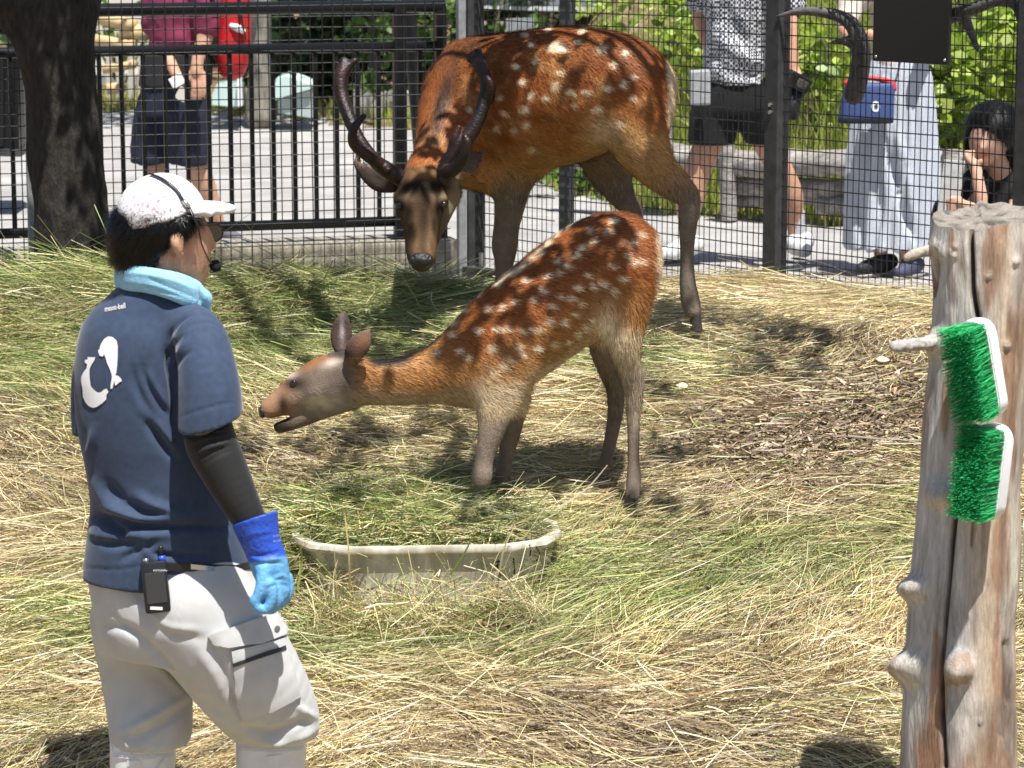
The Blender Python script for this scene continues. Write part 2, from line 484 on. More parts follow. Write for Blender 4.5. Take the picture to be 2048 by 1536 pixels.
def ground(X, Y):
    X = np.asarray(X, float); Y = np.asarray(Y, float)
    d = np.minimum((X - CORN[0]) * NR[0] + (Y - CORN[1]) * NR[1], (X - CORN[0]) * NL[0] + (Y - CORN[1]) * NL[1])
    w = sstep(-.2, 0.0, d)
    return g_out(X, Y) * (1 - w) + g_in(X, Y) * w
def gz(x, y): return float(ground(np.array([x]), np.array([y]))[0])
def uniq(*a): return np.unique(np.round(np.concatenate(a), 4))
gx = uniq(np.arange(-3.4, 3.41, .05), np.arange(-9, 9, .4), np.array([-300, -120, -60, -30, -18, -12, 12, 18, 30, 60, 120, 300.]))
gy = uniq(np.arange(4.5, 13.4, .05), np.arange(13.4, 30, .25), np.array([-60, -20, -8, -2, 1, 3, 4, 33, 40, 60, 120, 300.]))
GX, GY = np.meshgrid(gx, gy, indexing='ij')
GZ = ground(np.clip(GX, -14, 12), np.clip(GY, 2, 29))
nx, ny = len(gx), len(gy); ii = np.arange(nx * ny).reshape(nx, ny)
GQ = np.stack([ii[:-1, :-1], ii[1:, :-1], ii[1:, 1:], ii[:-1, 1:]], -1).reshape(-1, 4)
GV = np.stack([GX, GY, GZ], -1).reshape(-1, 3)
m_soil = mat('soil', (.13, .085, .05), .95, var=.35, vscale=5, bump=.9, bscale=45, col2=(.25, .18, .10))
obj('ground', GV, GQ, m_soil, base=(0, 0, 0), kind='structure')
# ---- asphalt path beyond the fences, a sheet just above the ground
m_asph = mat('asphalt', (.30, .285, .27), .92, var=.16, vscale=1.3, bump=.25, bscale=160, col2=(.36, .345, .33))
ax_ = uniq(np.arange(-9, 7, .3)); ay_ = uniq(np.arange(10.0, 28, .25))
AX, AY = np.meshgrid(ax_, ay_, indexing='ij')
na, nb_ = AX.shape; jj = np.arange(na * nb_).reshape(na, nb_)
AQ = np.stack([jj[:-1, :-1], jj[1:, :-1], jj[1:, 1:], jj[:-1, 1:]], -1).reshape(-1, 4)
AV = np.stack([AX, AY, g_out(AX, AY) + .012], -1).reshape(-1, 3)
cc_ = AV[AQ].mean(1)
dr = (cc_[:, 0] - CORN[0]) * NR[0] + (cc_[:, 1] - CORN[1]) * NR[1]; dl = (cc_[:, 0] - CORN[0]) * NL[0] + (cc_[:, 1] - CORN[1]) * NL[1]
keep = (np.minimum(dr, dl) < -.22) & (edge_side(cc_[:, 0], cc_[:, 1]) < .12)
obj('path', AV, AQ[keep], m_asph, base=(0, 14, 0), kind='structure')

# ================================================================== straw, hay, grass
def strands(n, cx, cy, cz, az, pitch, length, width, curve, cols, seed, seg=3, roll=None):
    g = np.random.default_rng(seed)
    t = np.linspace(-.5, .5, seg + 1)[None, :]
    ca, sa, cp, sp = np.cos(az)[:, None], np.sin(az)[:, None], np.cos(pitch)[:, None], np.sin(pitch)[:, None]
    L = length[:, None]; bend = curve[:, None] * (t * t * 4 - .33); bend2 = (g.normal(0, .05, n))[:, None] * L * (t * t * 4 - .33)
    X = cx[:, None] + ca * cp * t * L - sa * bend; Y = cy[:, None] + sa * cp * t * L + ca * bend; Z = cz[:, None] + sp * t * L - np.abs(bend2)
    P = np.stack([X, Y, Z], -1)
    r = g.uniform(0, math.pi, n) if roll is None else roll
    side = np.stack([-np.sin(az) * np.cos(r), np.cos(az) * np.cos(r), np.sin(r)], -1)
    tap = np.clip(1.15 - (t + .5) * .8, .12, 1)[..., None]
    wv = side[:, None, :] * (width[:, None, None] * .5) * tap
    V = np.stack([P - wv, P + wv], 2).reshape(-1, 3)
    b = (np.arange(n) * (seg + 1) * 2)[:, None, None]; k = (np.arange(seg) * 2)[None, :, None]
    Q = (b + k + np.array([0, 1, 3, 2])[None, None, :]).reshape(-1, 4)
    return V, Q, np.repeat(cols, (seg + 1) * 2, 0)
STRAW = np.array([(.86, .79, .56), (.71, .57, .29), (.64, .50, .25), (.80, .69, .42), (.55, .41, .20), (.66, .58, .28), (.40, .27, .14)])
GREEN = np.array([(.30, .36, .10), (.43, .46, .16), (.21, .28, .08), (.56, .56, .25), (.36, .40, .13), (.12, .17, .05)])
BROWN = np.array([(.31, .22, .14), (.42, .32, .20), (.19, .135, .09), (.52, .41, .26), (.33, .26, .19), (.14, .10, .07)])
def pick(pal, n, g): return pal[g.integers(0, len(pal), n)] * g.uniform(.5, 1.3, n)[:, None]
def blob(p, cx, cy, sx, sy, rot=0.0):
    c, s = math.cos(rot), math.sin(rot); dx, dy = p[:, 0] - cx, p[:, 1] - cy
    u, v = dx * c + dy * s, -dx * s + dy * c
    return np.exp(-(u / sx) ** 2 - (v / sy) ** 2)
def greenness(p):
    return (1.0 * blob(p, 620, 640, 430, 95) + .9 * blob(p, 80, 700, 220, 110) + .8 * blob(p, 840, 1040, 330, 110) + .75 * blob(p, 1450, 1110, 420, 75, -.08)
            + .55 * blob(p, 1150, 1220, 500, 60, -.1) + .5 * blob(p, 130, 1230, 160, 70) + .45 * blob(p, 560, 1250, 260, 80) + .3 * blob(p, 1350, 740, 260, 40) + .25 * blob(p, 1000, 1320, 500, 50) + .35 * blob(p, 330, 760, 300, 90))
def brownness(p):
    return (1.05 * blob(p, 1720, 850, 260, 120, -.25) + .55 * blob(p, 1430, 880, 160, 60) + .55 * blob(p, 1350, 1480, 420, 90) + .5 * blob(p, 60, 880, 150, 60)
            + .35 * blob(p, 650, 920, 260, 40) + .5 * blob(p, 120, 1520, 180, 40) + .3 * blob(p, 1600, 690, 200, 40))
m_straw = mat('straw', (.6, .5, .25), .5, attr='col', trans=.12, spec=.45)
def hay_layer(name, n, seed, zlo, zhi, lmin, lmax, wmin, wmax, pit, dens=None, ybias=True):
    g = np.random.default_rng(seed)
    k = n * 3
    v = g.random(k); Yc = 5.3 + (12.9 - 5.3) * (v if not ybias else v ** 1.15)
    Xc = g.uniform(-1, 1, k) * (.205 * Yc + .25)
    d = np.minimum((Xc - CORN[0]) * NR[0] + (Yc - CORN[1]) * NR[1], (Xc - CORN[0]) * NL[0] + (Yc - CORN[1]) * NL[1])
    Zc = ground(Xc, Yc); P = np.stack([Xc, Yc, Zc], -1); p = px(P)
    ok = (d > .03) & ((Xc - CORN[0]) * NL[0] + (Yc - CORN[1]) * NL[1] > .3)
    br = np.clip(brownness(p), 0, 1)
    cover = noise3(P * np.array([1, 1, 0]), 3.1, 3)
    ok &= g.random(k) < np.clip(1 - .55 * br + 1.2 * (cover - .5), .15, 1)
    if dens is not None: ok &= g.random(k) < dens(p)
    sel = np.flatnonzero(ok)[:n]; n = len(sel); Xc, Yc, Zc, p, br = Xc[sel], Yc[sel], Zc[sel], p[sel], br[sel]; P = P[sel]
    gr = np.clip(1.3 * greenness(p) + .04 + 1.0 * (noise3(P, 2.3, 3) - .5), 0, 1)
    flow = (noise3(P * np.array([1, 1, 0]) + 5, 1.4, 2) - .5) * 2.6 + (noise3(P * np.array([1, 1.5, 0]) + 25, 6.5, 2) - .5) * 2.2 + .12
    az = flow + g.normal(0, .34, n) + (g.random(n) < .13) * g.uniform(-1.5, 1.5, n)
    L = g.uniform(lmin, lmax, n) * (1 - .55 * br)
    slope = (ground(Xc + np.cos(az) * .1, Yc + np.sin(az) * .1) - ground(Xc - np.cos(az) * .1, Yc - np.sin(az) * .1)) / .2
    pitch = np.arctan(slope) + g.normal(0, pit, n)
    pile = np.clip(noise3(P * np.array([1, 1.6, 0]) + 9, 4.5, 3) - .35, 0, 1)
    zc = Zc + zlo + (zhi - zlo) * g.random(n) ** 1.3 * (.35 + 1.9 * pile) + np.abs(np.sin(pitch - np.arctan(slope))) * L * .42
    u = g.random(n)
    col = np.where((u < gr * .88)[:, None], pick(GREEN, n, g), np.where((g.random(n) < br * .8 + .14)[:, None], pick(BROWN, n, g), pick(STRAW, n, g)))
    col = col * (.72 + .62 * noise3(P * np.array([1, 1.5, 0]) + 40, 5.5, 2))[:, None]
    V, Q, C = strands(n, Xc, Yc, zc, az, pitch, L, g.uniform(wmin, wmax, n) * (1 + .9 * br * (g.random(n) < .5)), g.normal(0, .05, n) * L * 1.6, col, seed)
    return obj(name, V, Q, m_straw, None, True, base=(0, 9, 0), colors=C, label=None, kind='stuff')
o = hay_layer('straw', 165000, 11, .002, .03, .05, .24, .0014, .0032, .06)
tag(o, 'dry yellow straw strewn over the sloping pen floor', 'straw')
o = hay_layer('loose_hay', 30000, 12, .012, .06, .10, .38, .0016, .0032, .12)
tag(o, 'long loose green and yellow hay stalks lying on the straw', 'hay')
# fresh hay heaped along the back of the pen, and wood chips where the soil shows
def heap(name, n, poly, Y0, Y1, rise, seed, greens, label, lmin=.15, lmax=.5, pit=.20, azm=0.0, azs=.6, cat='hay', zoff=0.0):
    g = np.random.default_rng(seed); poly = np.asarray(poly, float); lo, hi = poly.min(0), poly.max(0)
    pts = []
    while len(pts) < n:
        q = lo + (hi - lo) * g.random((n, 2)); ins = np.zeros(n, bool); j = len(poly) - 1
        for i in range(len(poly)):
            a, b = poly[i], poly[j]; c = ((a[1] > q[:, 1]) != (b[1] > q[:, 1])) & (q[:, 0] < (b[0] - a[0]) * (q[:, 1] - a[1]) / (b[1] - a[1] + 1e-9) + a[0]); ins ^= c; j = i
        pts += list(q[ins])
    q = np.array(pts[:n]); t = (q[:, 1] - lo[1]) / (hi[1] - lo[1])
    Yc = Y1 + (Y0 - Y1) * t + g.normal(0, .05, n); Xc = (q[:, 0] - CX) / FPX * Yc * 1.012
    edge = np.clip(polydist(q, np.vstack([poly, poly[:1]])) / 60, 0, 1)
    zc = ground(Xc, Yc) + zoff + rise * edge * g.random(n) ** .7
    az = azm + g.normal(0, azs, n); L = g.uniform(lmin, lmax, n); pitch = g.normal(0, pit, n)
    col = np.where((g.random(n) < greens)[:, None], pick(GREEN, n, g), pick(STRAW, n, g))
    az = az + (noise3(np.stack([Xc, Yc, zc], -1) + 3, 4.5, 2) - .5) * 2.4; col = col * (.55 + .85 * noise3(np.stack([Xc, Yc, 0 * zc], -1) + 11, 6, 2))[:, None]
    V, Q, C = strands(n, Xc, Yc, zc, az, pitch, L, g.uniform(.0016, .0036, n), g.normal(0, .12, n) * L, col, seed, seg=4)
    return obj(name, V, Q, m_straw, None, True, base=(float(Xc.mean()), float(Yc.mean()), float(zc.min())), colors=C, label=label, cat=cat, kind='stuff')
heap('hay_heap', 20000, [(200, 640), (420, 610), (520, 615), (700, 610), (900, 590), (940, 620), (880, 690), (760, 715), (640, 735), (480, 770), (250, 760), (150, 700)], 10.15, 11.0, .15, 21, .78,
     'heap of fresh green hay piled over the tub by the fence', azm=.1)
heap('hay_heap', 8000, [(-20, 660), (120, 640), (230, 630), (260, 700), (160, 800), (-20, 820)], 9.9, 10.8, .09, 22, .6, 'green and yellow hay heaped at the foot of the dark tree trunk', azm=.5)
heap('hay_heap', 5000, [(-20, 660), (140, 625), (420, 615), (700, 615), (920, 600), (900, 650), (760, 690), (520, 720), (200, 730), (-20, 740)], 10.25, 10.9, .20, 23, .85, 'long loose green hay blades arching over the heap by the fence', .3, .75, .30, .15, .5)
def chips(n, seed):
    g = np.random.default_rng(seed); k = n * 12
    Yc = 5.6 + 6 * g.random(k); Xc = g.uniform(-1, 1, k) * (.2 * Yc); Zc = ground(Xc, Yc); p = px(np.stack([Xc, Yc, Zc], -1))
    sel = np.flatnonzero(g.random(k) < np.clip(brownness(p), .03, 1) * .7)[:n]; n = len(sel); Xc, Yc, Zc = Xc[sel], Yc[sel], Zc[sel]
    L = g.uniform(.015, .06, n)
    V, Q, C = strands(n, Xc, Yc, Zc + g.uniform(.004, .022, n), g.uniform(0, 6.28, n), g.normal(0, .25, n), L, g.uniform(.005, .013, n), g.normal(0, .002, n), pick(BROWN, n, g) * 1.15, seed, seg=1, roll=g.normal(0, .5, n))
    return obj('wood_chips', V, Q, m_straw, None, False, base=(0, 9, 0), colors=C, label='brown wood chips and bark scraps on the bare soil', cat='wood chips', kind='stuff')
chips(16000, 31)

# ================================================================== fences
m_wire = mat('black wire', (.018, .018, .018), .45, spec=.5)
m_post = mat('dark steel', (.045, .045, .047), .5, var=.3, vscale=9, bump=.15, bscale=120)
m_galv = mat('galvanised steel', (.33, .34, .35), .5, var=.2, vscale=12, metal=.4)
m_steel = mat('bolt steel', (.6, .6, .6), .3, metal=.9)
m_black = mat('black paint', (.009, .009, .010), .4, spec=.35, var=.2, vscale=6)
def line(t, d, z, n=None, off=0.0):
    p = CORN + d * t + (n * off if n is not None else 0)
    return np.array([p[0], p[1], z])
def wires(d, n, t0, t1, dt, z0, z1, dz, r, seed):
    """welded grid: upright rods in front, level rods behind"""
    g = np.random.default_rng(seed); V = []; Q = []; cnt = 0
    dd = np.array([d[0], d[1], 0]); nn = np.array([n[0], n[1], 0]); up = np.array([0, 0, 1.0])
    def rod(a, b, u, w):
        nonlocal cnt
        a, b = np.asarray(a), np.asarray(b); m = (a + b) / 2 + u * g.normal(0, .0035) + w * g.normal(0, .006)
        for P in (a, m, b):
            for s1, s2 in ((1, 0), (0, 1), (-1, 0), (0, -1)): V.append(P + r * (s1 * u + s2 * w))
        for k in range(2):
            for j in range(4): Q.append((cnt + k * 4 + j, cnt + k * 4 + (j + 1) % 4, cnt + (k + 1) * 4 + (j + 1) % 4, cnt + (k + 1) * 4 + j))
        cnt += 12
    for t in np.arange(t0 + dt / 2, t1, dt):
        j = g.normal(0, .0012); rod(line(t + j, d, z0, n, r * .8), line(t + j + g.normal(0, .002), d, z1, n, r * .8), dd, nn)
    for z in np.arange(z0 + dz / 2, z1, dz):
        rod(line(t0, d, z + g.normal(0, .0012), n, -r * .8), line(t1, d, z + g.normal(0, .0015), n, -r * .8), up, nn)
    return np.array(V), np.array(Q)
def tpx(x, d):       # distance along a fence line at which it crosses picture column x (near the ground)
    k = (x - CX) / FPX * 1.0115
    return (k * CORN[1] - CORN[0]) / (d[0] - k * d[1])
def post(mb, t, d, n, w, dep, z0, z1, off=0.0):
    mb.box(line(t, d, (z0 + z1) / 2, n, off), (w, dep, z1 - z0), Rz(math.atan2(d[1], d[0])), bevel=.004); return mb
ZT = 2.35
# right-hand fence
fr = thing('mesh_fence', 'black welded wire fence running behind the stag to the weathered stump', 'fence', (*(CORN + DR * 1.7), gz(*(CORN + DR * 1.7))))
tp = [tpx(x, DR) for x in (1118, 1547, 2044)] + [tpx(2044, DR) + 1.3]
t_prev = .10
for i, t in enumerate(tp):
    V, Q = wires(DR, NR, t_prev + .03, t - .03, .0295, .10, ZT, .0505, .0025, 40 + i)
    obj('wire_panel', V, Q, m_wire, fr, True, kind='stuff'); t_prev = t
for i, t in enumerate(tp):
    w = .07 if i else .06
    ps = post(MB(), t, DR, NR, w, .075 if i else .04, -.1, ZT, -.045 if i == 0 else 0).obj('post', mat('grey steel', (.10, .10, .105), .5, var=.2, vscale=8) if i == 0 else m_post, fr)
    if i == 1:
        b = MB()
        for z in (.93, .96): b.tube([line(t, DR, z, NR, .03), line(t, DR, z, NR, .048)], .008, 8)
        b.obj('bolt', m_steel, ps)
MB().box(line(2.1, DR, .10, NR), (4.2, .05, .06), Rz(-PHI_R), bevel=.004).obj('bottom_rail', m_post, fr)
MB().box(line(2.1, DR, ZT, NR), (4.2, .05, .05), Rz(-PHI_R), bevel=.004).obj('top_rail', m_post, fr)
# left-hand fence
fl = thing('mesh_fence', 'black welded wire fence behind the dark tree trunk and hay heap', 'fence', (*(CORN + DL * 1.2), gz(*(CORN + DL * 1.2))))
tl = [tpx(72, DL)]
tl.append(tl[0] + 1.4)
t_prev = .06
for i, t in enumerate(tl):
    V, Q = wires(DL, NL, t_prev, t - .02, .0465, .02, ZT, .0505, .0025, 50 + i)
    obj('wire_panel', V, Q, m_wire, fl, True, kind='stuff'); t_prev = t + .02
for i, t in enumerate(tl):
    pm = post(MB(), t, DL, NL, .045, .05, -.1, ZT, 0).obj('post', m_galv if i == 0 else m_post, fl)
    if i == 0:
        P = W(66, 340, line(t, DL, 0)[1]); b = MB()
        b.tube([line(t, DL, P[2], NL, .02), line(t, DL, P[2], NL, .04)], .011, 8); b.obj('bolt', m_steel, pm)
MB().box(line(tl[1] / 2, DL, .02, NL), (tl[1], .04, .04), Rz(PHI_L), bevel=.004).obj('bottom_rail', m_post, fl)
# corner post: a galvanised angle in front of a dark box post
cp = thing('corner_post', 'grey steel corner post where the two wire fences meet', 'post', (CORN[0], CORN[1], gz(*CORN)))
MB().box((CORN[0] + .055, CORN[1] + .03, 1.1), (.075, .08, 2.5), Rz(.1), bevel=.005).obj('box_post', m_post, cp)
MB().box((CORN[0] - .008, CORN[1] - .005, 1.1), (.035, .05, 2.5), Rz(.26), bevel=.004).obj('angle_strip', m_galv, cp)
MB().box((CORN[0] + .035, CORN[1] + .02, .075), (.26, .2, .02), Rz(.1), bevel=.003).obj('base_plate', m_post, cp)
for dx, dy, z in ((-.07, -.05, .1), (.055, -.055, .1), (.03, -.07, .09), (.13, -.04, .1), (.05, -.02, .16)):
    b = MB().tube([(CORN[0] + .03 + dx, CORN[1] + dy, .08), (CORN[0] + .03 + dx, CORN[1] + dy, z + .03)], .012, 6); b.obj('bolt', m_steel, cp)
# low concrete wall and the black railing on it
m_conc = mat('concrete', (.44, .39, .31), .9, var=.3, vscale=7, bump=.6, bscale=35, col2=(.31, .28, .22), stretch=(2, 2, .5))
KO = -.42
def kl(t, z, off=0.0): return line(t, DL, z, NL, KO + off)
kw = thing('concrete_wall', 'low stained concrete wall under the black railing', 'wall', kl(2.6, -.1))
for i in range(5):
    a, b_ = -.08 + i * 1.15, -.08 + (i + 1) * 1.15 - .006
    c = kl((a + b_) / 2, .04, -.14)
    MB().box(c, (b_ - a, .28, .31), Rz(PHI_L), bevel=.012).obj('concrete_block', m_conc, kw)
KT = .195
rl = thing('railing', 'black steel railing with upright bars on the low concrete wall', 'railing', kl(2.6, KT))
def RY(x, y, off=-.1):
    t = tpx(x, DL); p = kl(t, 0, off); return yz(y, p[1])
zr = [yz(14, 13.2), yz(95, 13.2), yz(445, 13.2)]
RAILS = ((zr[0], .03, 'top_rail'), (zr[1], .024, 'middle_rail'), (zr[2], .024, 'bottom_rail'))
def tkl(x, z=.6):
    a, b = -1.5, 6.0
    for _ in range(40):
        m = (a + b) / 2
        if px(kl(m, z, -.1))[0] > x: a = m
        else: b = m
    return a
t0 = tkl(800) - .03; te = tkl(882)
for z, r_, nm in RAILS:
    MB().tube([kl(te - .02, z, -.1), kl(3.0, z, -.1), kl(5.8, z, -.1)], r_, 12).obj(nm, m_black, rl, True)
for i in range(3):
    MB().box(kl(t0 + .03 + i * 1.62, (KT + zr[0]) / 2, -.1), (.058, .058, zr[0] - KT), Rz(PHI_L), bevel=.004).obj('post', m_black, rl)
    MB().box(kl(t0 + .03 + i * 1.62, KT + .006, -.1), (.11, .1, .012), Rz(PHI_L), bevel=.002).obj('foot_plate', m_black, rl)
MB().box(kl(te, (KT + zr[0]) / 2, -.1), (.05, .05, zr[0] - KT), Rz(PHI_L), bevel=.004).obj('post', m_black, rl)
bal = None
for i in range(46):
    t = te + .099 * (i + 1)
    if abs(((t - t0 - .03 + .8) % 1.62) - .8) < .05: continue
    if bal is None:
        bal = MB().box(kl(t, (zr[1] + zr[2]) / 2, -.1), (.02, .02, zr[1] - zr[2]), Rz(PHI_L), bevel=.002).obj('baluster', m_black, rl); tb = t
    else:
        o = bal.copy(); COL.objects.link(o); d = kl(t, 0) - kl(tb, 0); o.location = tuple(d)
# ================================================================== deer
m_coat = mat('coat', (.3, .12, .04), .8, attr='col', spec=.15, bump=.25, bscale=160)
m_fur = mat('fur', (.3, .12, .04), .55, attr='col', spec=.3)
m_eye = mat('eye', (.012, .008, .006), .08, spec=.8)
m_nose = mat('nose', (.015, .013, .013), .3, spec=.6, bump=.4, bscale=300)
m_hoof = mat('hoof', (.05, .042, .038), .5, var=.3, vscale=30)
m_velvet = mat('velvet antler', (.008, .007, .006), .4, var=.4, vscale=9, bump=.35, bscale=140, col2=(.032, .012, .009))
RED = np.array([.33, .11, .028]); TAN = np.array([.38, .185, .062]); PALE = np.array([.52, .40, .25]); GREY = np.array([.20, .155, .12]); CREAM = np.array([.66, .55, .38])
DARK = np.array([.022, .016, .013]); SPOT = np.array([.80, .68, .47])
def lerp(a, b, t): return a + (b - a) * np.asarray(t)[:, None]
def spots_on(C, p, spots, rad, seed, stretch=1.25):
    g = np.random.default_rng(seed); w = np.zeros(len(p))
    for i, (x, y, *r) in enumerate(spots):
        rr = (r[0] if r else rad) * g.uniform(.85, 1.15); a = g.normal(-.5, .35)
        c, s = math.cos(a), math.sin(a); dx, dy = p[:, 0] - x, p[:, 1] - y
        u, v = (dx * c + dy * s) / stretch, (-dx * s + dy * c)
        w = np.maximum(w, g.uniform(.55, .88) * (1 - sstep(.3 * rr, 1.3 * rr, np.sqrt(u * u + v * v))))
    return lerp(C, SPOT, w)
def contrast(C, g, k, m, w):
    f_ = (C.mean(1) / m) ** (g - 1) * k
    return C * (1 + (f_ - 1) * w)[:, None]
def eyeball(c, r, parent, flat=.8):
    f = Field(np.asarray(c) - 2.2 * r, np.asarray(c) + 2.2 * r, r / 6); f.ell(c, (r, r * flat, r)); V, Q = f.mesh(1)
    return obj('eye', V, Q, m_eye, parent)

# ------------------------------------------------------------------ the doe
YD = 8.66
f = Field((-1.0, 8.05, -.32), (.60, 9.25, .98), .0058)
def LC(rows, q, k, Y=None, dY=0, op='add', **kw):
    P, r = limb(rows, Y, dY); f.chain(P, r, q, k, op, **kw)
LC([(1258, 492, 8.74, 52), (1222, 523, 8.72, 100), (1150, 575, 8.70, 110), (1080, 627, 8.66, 106), (1012, 680, 8.62, 103), (965, 720, 8.60, 86), (932, 736, 8.58, 62)], [.8, .82, .9, .92, .82, .74, .72], .03)
LC([(945, 730, 8.6, 72), (868, 750, 8.57, 57), (795, 763, 8.54, 48), (730, 764, 8.52, 46)], [.7, .68, .66, .7], .05)
LC([(690, 748, 8.52, 47), (650, 762, 8.51, 50), (610, 776, 8.50, 37), (572, 799, 8.49, 29), (541, 816, 8.48, 21)], [.78, .85, .82, .78, .85], .03)
LC([(690, 790, 8.52, 34), (640, 812, 8.51, 28), (598, 836, 8.50, 20), (561, 853, 8.49, 14)], [.75, .7, .75, .9], .02)
LC([(520, 848, 8.49, 4), (552, 840, 8.49, 6), (576, 833, 8.49, 4)], 6.0, .004, op='sub', sub=2)
LC([(612, 752, 8.475, 15), (590, 757, 8.475, 13), (576, 770, 8.48, 9)], .6, .012)               # brow over the eye
LC([(1000, 740, 8.52, 58), (993, 802, 8.50, 42), (982, 862, 8.49, 27), (969, 918, 8.485, 18.5), (963, 953, 8.48, 21.5), (959, 980, 8.48, 12.5), (956, 1012, 8.48, 11), (953, 1042, 8.48, 15), (948, 1068, 8.48, 14)], [.55, .6, .75, .85, .9, .9, .9, .9, 1], .045)
LC([(1015, 770, 8.70, 50), (1021, 850, 8.71, 25), (1012, 915, 8.71, 15), (1006, 955, 8.71, 16), (1003, 1000, 8.71, 11), (1000, 1030, 8.71, 12), (996, 1045, 8.71, 12)], [.55, .7, .9, .9, .9, .9, 1], .04)
LC([(1246, 545, 8.63, 72), (1250, 620, 8.61, 50), (1250, 685, 8.60, 34), (1259, 742, 8.61, 22), (1266, 787, 8.62, 17), (1267, 850, 8.62, 13), (1267, 920, 8.62, 12), (1268, 958, 8.62, 15), (1265, 990, 8.61, 14)], [.6, .62, .7, .75, .8, .9, .9, .95, 1], .05)
LC([(1262, 735, 8.61, 12), (1277, 760, 8.62, 9), (1272, 800, 8.62, 8)], .8, .02)
LC([(1215, 640, 8.84, 52), (1214, 712, 8.84, 30), (1229, 772, 8.84, 19), (1231, 822, 8.84, 16), (1220, 885, 8.83, 13), (1208, 935, 8.82, 13), (1197, 968, 8.82, 15), (1191, 985, 8.82, 14)], [.6, .7, .8, .85, .9, .9, .95, 1], .045)
LC([(1298, 470, 8.76, 12), (1304, 515, 8.77, 13), (1299, 560, 8.76, 9), (1293, 585, 8.76, 4)], .8, .02)
# ears, hollowed towards the camera / forward
def ear(rows, q, hollow, hr):
    LC(rows, q, .012)
    LC(hollow, hr, .004, op='sub')
ear([(690, 712, 8.57, 13), (682, 688, 8.58, 19), (683, 664, 8.585, 22), (685, 643, 8.58, 15), (687, 629, 8.577, 8), (689, 616, 8.575, 1.5)], .35, [(681, 690, 8.565, 7), (682, 660, 8.562, 12), (686, 636, 8.562, 5)], .8)
ear([(700, 722, 8.46, 14), (708, 706, 8.44, 20), (717, 692, 8.435, 23), (727, 677, 8.435, 16), (735, 666, 8.437, 8), (741, 656, 8.44, 1.5)], .35, [(716, 698, 8.412, 7), (724, 684, 8.408, 8), (731, 674, 8.412, 4)], .8)
V, Q = f.mesh(2); p = px(V); N = normals(V, Q)
base_d = W(1110, 1030, YD); doe = thing('deer', 'spotted red-brown doe lowering her open mouth beside the keeper', 'deer', (base_d[0], base_d[1], gz(base_d[0], base_d[1])))
# coat
x, y = p[:, 0], p[:, 1]
back = np.interp(x, [700, 760, 800, 860, 900, 935, 1000, 1060, 1120, 1180, 1230, 1280, 1310], [705, 716, 712, 680, 640, 590, 548, 500, 457, 422, 414, 432, 470])
belly = np.interp(x, [700, 800, 900, 945, 1040, 1090, 1150, 1200, 1260, 1310], [820, 815, 806, 800, 790, 762, 722, 690, 690, 690])
h = (y - back) / (belly - back)
C = np.tile(RED, (len(V), 1)); nz = noise3(V, 11, 3) - .5; nz2 = noise3(V, 40, 2) - .5
C = lerp(C, np.array([.25, .075, .02]), sstep(.75, .1, h + nz * .5) * .6 * sstep(900, 1050, x))
C = lerp(C, TAN, sstep(.45, .85, h + nz * .3)); C = lerp(C, PALE, sstep(.80, 1.0, h + nz * .25))
C = lerp(C, TAN * 1.05, sstep(960, 860, x + nz * 60) * .8); C = lerp(C, np.array([.40, .30, .20]), sstep(760, 815, y + nz * 30) * sstep(960, 900, x))
leg = sstep(810, 860, y + nz * 40) * sstep(880, 950, x) + 0
C = lerp(C, GREY * 1.25, leg * sstep(900, 940, x))
C = lerp(C, np.array([.36, .29, .21]), sstep(690, 760, y) * sstep(1185, 1215, x) * (1 - sstep(800, 880, y)))
C = lerp(C, np.array([.17, .125, .095]), ((V[:, 1] > 8.735) & (y > 690) & (x > 1160)) * .8 + ((V[:, 1] > 8.66) & (y > 830) & (x < 1060)) * .7)  # far legs darkened, their shade put into the coat colour
C = lerp(C, CREAM, blob(p, 1212, 655, 26, 45) * .95); C = lerp(C, PALE, blob(p, 965, 800, 18, 60, .1) * .5)
C = lerp(C, CREAM, sstep(1303, 1312, x + nz * 6) * (y < 600) * .7)
hd = sstep(735, 690, x + nz * 30)
C = lerp(C, np.array([.21, .155, .115]), hd); C = lerp(C, np.array([.38, .32, .26]), hd * np.clip(blob(p, 645, 800, 55, 26) * (.4 + 1.2 * noise3(V * np.array([.6, 1, 1]), 60, 2)), 0, 1))
C = lerp(C, np.array([.33, .14, .045]), hd * sstep(.26, .02, (y - np.interp(x, [520, 590, 640, 690], [815, 745, 710, 690])) / 100 + nz * .25) * sstep(575, 620, x) * sstep(760, 730, y) * .85)
C = lerp(C, np.array([.33, .185, .11]), hd * sstep(615, 560, x + nz * 30) * sstep(842, 826, y)); C = lerp(C, np.array([.055, .042, .036]), hd * np.clip(blob(p, 566, 808, 9, 18) + blob(p, 590, 768, 21, 14), 0, 1) * .8)
C = lerp(C, np.array([.16, .125, .10]), hd * blob(p, 690, 760, 30, 30) * .6); C = lerp(C, np.array([.5, .45, .38]), hd * blob(p, 580, 751, 14, 8) * .6)
C = lerp(C, DARK * 2, blob(p, 558, 853, 20, 11) * .9); C = lerp(C, np.array([.03, .015, .012]), blob(p, 566, 838, 14, 6) * .95)
ears = (y < 715) & (x < 742) & (x > 655); C[ears] = lerp(C[ears], np.array([.14, .105, .095]), np.full(ears.sum(), .85))
C = lerp(C, np.array([.26, .11, .06]), blob(p, 722, 688, 14, 20, .7) * .9); C = lerp(C, DARK * 2, blob(p, 684, 712, 16, 12) * .8); C = lerp(C, np.array([.42, .38, .36]), blob(p, 684, 660, 5, 26) * .8)
C = lerp(C, np.array([.42, .36, .30]), blob(p, 665, 725, 22, 10, -.3) * .7)
